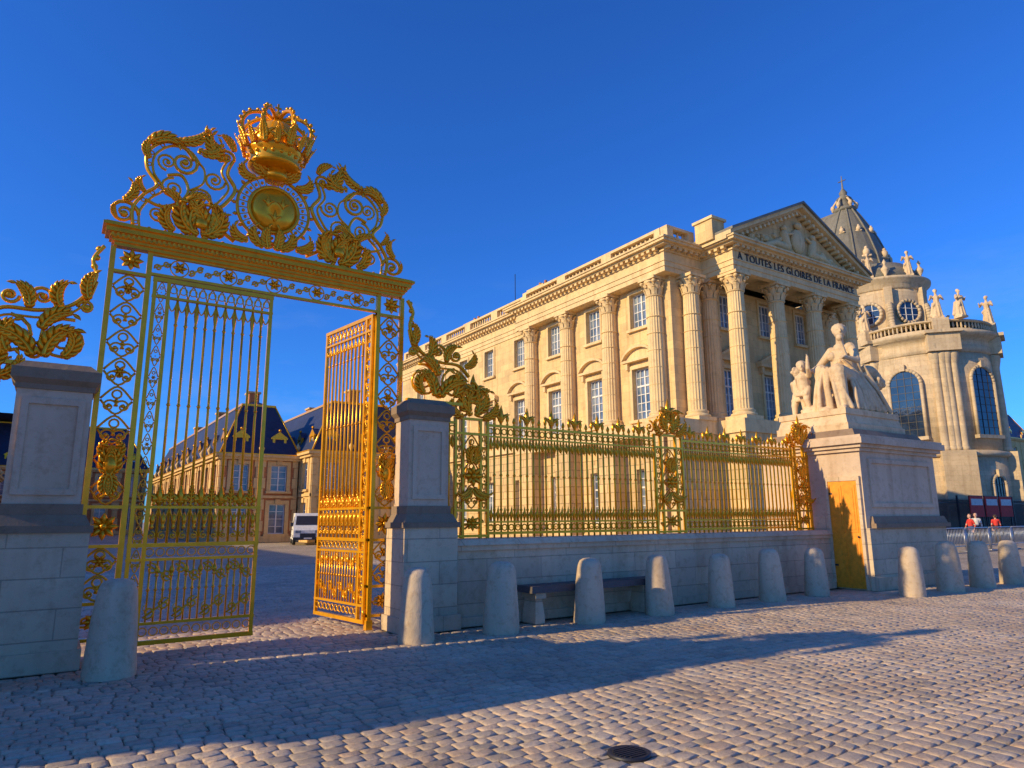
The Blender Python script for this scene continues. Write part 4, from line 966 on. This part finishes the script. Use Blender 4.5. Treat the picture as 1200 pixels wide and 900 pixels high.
def barrier(mb,x0,x1,y):
    for z in (.25,1.05): mb.tube([(x0,y,z),(x1,y,z)],.025,'steel',6)
    for x in (x0,x1): mb.tube([(x,y,.0),(x,y,1.05)],.025,'steel',6); mb.tube([(x,y-.3,.02),(x,y+.3,.02)],.02,'steel',6)
    for i in range(1,16): mb.tube([(x0+(x1-x0)*i/16,y,.25),(x0+(x1-x0)*i/16,y,1.05)],.012,'steel',5)
for i in range(7): barrier(mb,30+i*2.4,32.25+i*2.4,15.2)
obj('crowd_barrier',mb.mesh('crowd_barrier'))
mb=MB()
for x in (59.6,62.2,64.8):
    mb.box(x,x+2.2,25.4,25.48,1.5,3.1,'red'); mb.box(x+.15,x+2.05,25.38,25.4,2.4,2.9,'pale')
    for q in (x+.1,x+2.02): mb.box(q,q+.08,25.48,25.56,0,3.1,'iron')
    mb.box(x-.03,x+2.23,25.37,25.5,3.1,3.16,'iron')
obj('information_board',mb.mesh('information_board'))
mb=MB(); y=26.5
for z in (.3,2.6): mb.box(50,110,y-.03,y+.03,z-.04,z+.04,'iron')
mb.box(50,110,y-.2,y+.2,0,.25,'pier')
for i in range(400):
    x=50+60*i/399; mb.box(x-.02,x+.02,y-.02,y+.02,.2,2.85,'iron')
    mb.add([(x-.05,y,2.85),(x+.05,y,2.85),(x,y,3.05)],[(0,1,2)],'iron')
for i in range(13): mb.box(50+5*i-.06,50+5*i+.06,y-.06,y+.06,0,3.2,'iron')
obj('black_iron_fence',mb.mesh('black_iron_fence'))
# ------------------------------------------------------------------ ground
mb=MB(); mb.add([(-600,-300,-.022),(900,-300,-.022),(900,1200,-.022),(-600,1200,-.022)],[(0,1,2,3)],'ground'); obj('ground',mb.mesh('ground'))
vs=[];fs=[]; rn=random.Random(11)
wv=lambda x,y:.045*sin(x*.55+y*.3)+.025*sin(x*1.7+1.3*y)+.014*sin(x*3.9-y*2.1)
def setts(x0,x1,y0,y1):
    yy=y0
    while yy<y1:
        d=rn.uniform(.11,.155); x=x0+rn.uniform(-.2,0)
        while x<x1:
            w=rn.choice((rn.uniform(.10,.15),rn.uniform(.14,.20),rn.uniform(.15,.22)))
            if (x+w/2-3.52)**2+(yy+.07-3.87)**2>.045:
                g=.006; a,b,c,e_=x+g,x+w-g,yy+g+rn.uniform(-.006,.010),yy+d-g+rn.uniform(-.010,.006)
                t=rn.uniform(-.003,.002)+.004*sin(x*.8)*sin(yy*.9); i1=.014; i2=.036
                o=len(vs); j=lambda:rn.uniform(-.010,.010); q=lambda:rn.uniform(-.0012,.0012)
                J=[(j(),j()) for _ in range(4)]; cs=[(a,c,1,1),(b,c,-1,1),(b,e_,-1,-1),(a,e_,1,-1)]
                for (ins,z) in ((0,-.03),(0,-.011+t),(i1,-.003+t),(i2,.001+t)):
                    for (cx_,cy_,sx_,sy_),(jx,jy) in zip(cs,J):
                        X_,Y_=cx_+sx_*ins+jx,cy_+sy_*ins+jy; vs.append((X_,Y_+wv(X_,Y_),z+q()))
                for L in range(3):
                    for k in range(4): fs.append((o+L*4+k,o+L*4+(k+1)%4,o+L*4+4+(k+1)%4,o+L*4+4+k))
                fs.append((o+12,o+13,o+14,o+15))
            x+=w
        yy+=d
setts(-5,30,.6,9.18); setts(.45,4.2,9.30,10.6); setts(-3,12,10.7,26)
me=bpy.data.meshes.new('cobblestones'); me.from_pydata(vs,[],fs); me.materials.append(M['sett']); me.polygons.foreach_set('use_smooth',[True]*len(fs)); me.update(); obj('cobblestone_paving',me)
mb=MB(); mb.lathe([(.15,-.03),(.15,.0),(.135,.003),(.12,-.003),(.01,-.002)],3.52,3.87,'iron',32)
for i in range(-3,4):
    w=math.sqrt(.115**2-(i*.03)**2); mb.box(3.52-w,3.52+w,3.87+i*.03-.007,3.87+i*.03+.007,-.003,.003,'iron')
obj('manhole_cover',mb.mesh('manhole_cover'))
# ------------------------------------------------------------------ light, sky, camera
EL=math.radians(22); AZ=math.radians(9.5)
to=Vector((-cos(AZ)*cos(EL),sin(AZ)*cos(EL),sin(EL)))
sl=bpy.data.lights.new('sun','SUN'); sl.energy=5.0; sl.angle=math.radians(.5); sl.color=(1,.76,.41)
so=bpy.data.objects.new('sun',sl); so.rotation_euler=(-to).to_track_quat('-Z','Y').to_euler(); C.objects.link(so)
w=bpy.data.worlds.new('World'); bpy.context.scene.world=w; w.use_nodes=True; nt=w.node_tree; bg=nt.nodes['Background']
sk=N(nt,'ShaderNodeTexSky'); sk.sky_type='NISHITA'; sk.sun_disc=False; sk.sun_elevation=EL; sk.sun_rotation=math.radians(279.5); sk.air_density=1.0; sk.dust_density=.3; sk.ozone_density=2.0
tint=mix(nt,sk.outputs[0],(.22,.74,1.75),1.0,'MULTIPLY')
tc=N(nt,'ShaderNodeTexCoord'); sx=N(nt,'ShaderNodeSeparateXYZ'); nt.links.new(tc.outputs['Generated'],sx.inputs[0])
mp=N(nt,'ShaderNodeMapping'); mp.inputs['Scale'].default_value=(2.5,2.5,9); nt.links.new(tc.outputs['Generated'],mp.inputs[0])
cl=ramp(nt,noise(nt,mp.outputs[0],1.6,6,.62),.50,.76)
msk=ramp(nt,sx.outputs[2],.06,.38,(1,1,1),(0,0,0))
f=mix(nt,(0,0,0),cl,msk); f2=mix(nt,(0,0,0),(.40,.40,.40),f)
cc=mix(nt,tint,(3.5,4.5,6.5),f2)
nt.links.new(cc,bg.inputs['Color']); bg.inputs['Strength'].default_value=.12
p=math.atan(158/800); r=math.radians(.4); th=math.radians(33.5)
R=Vector((cos(th),-sin(th),0)); Fw=Vector((sin(th)*cos(p),cos(th)*cos(p),sin(p))); U=Vector((-sin(th)*sin(p),-cos(th)*sin(p),cos(p)))
R2_=R*cos(r)-U*sin(r); U2=R*sin(r)+U*cos(r)
cd=bpy.data.cameras.new('camera'); cd.sensor_width=36; cd.lens=24; cd.clip_end=3000; cd.clip_start=.05
co=bpy.data.objects.new('camera',cd); mt=Matrix((R2_,U2,-Fw)).transposed().to_4x4(); mt.translation=(0,0,1.6); co.matrix_world=mt; C.objects.link(co)
sc=bpy.context.scene; sc.camera=co; sc.view_settings.view_transform='Standard'; sc.view_settings.look='None'; sc.view_settings.exposure=0
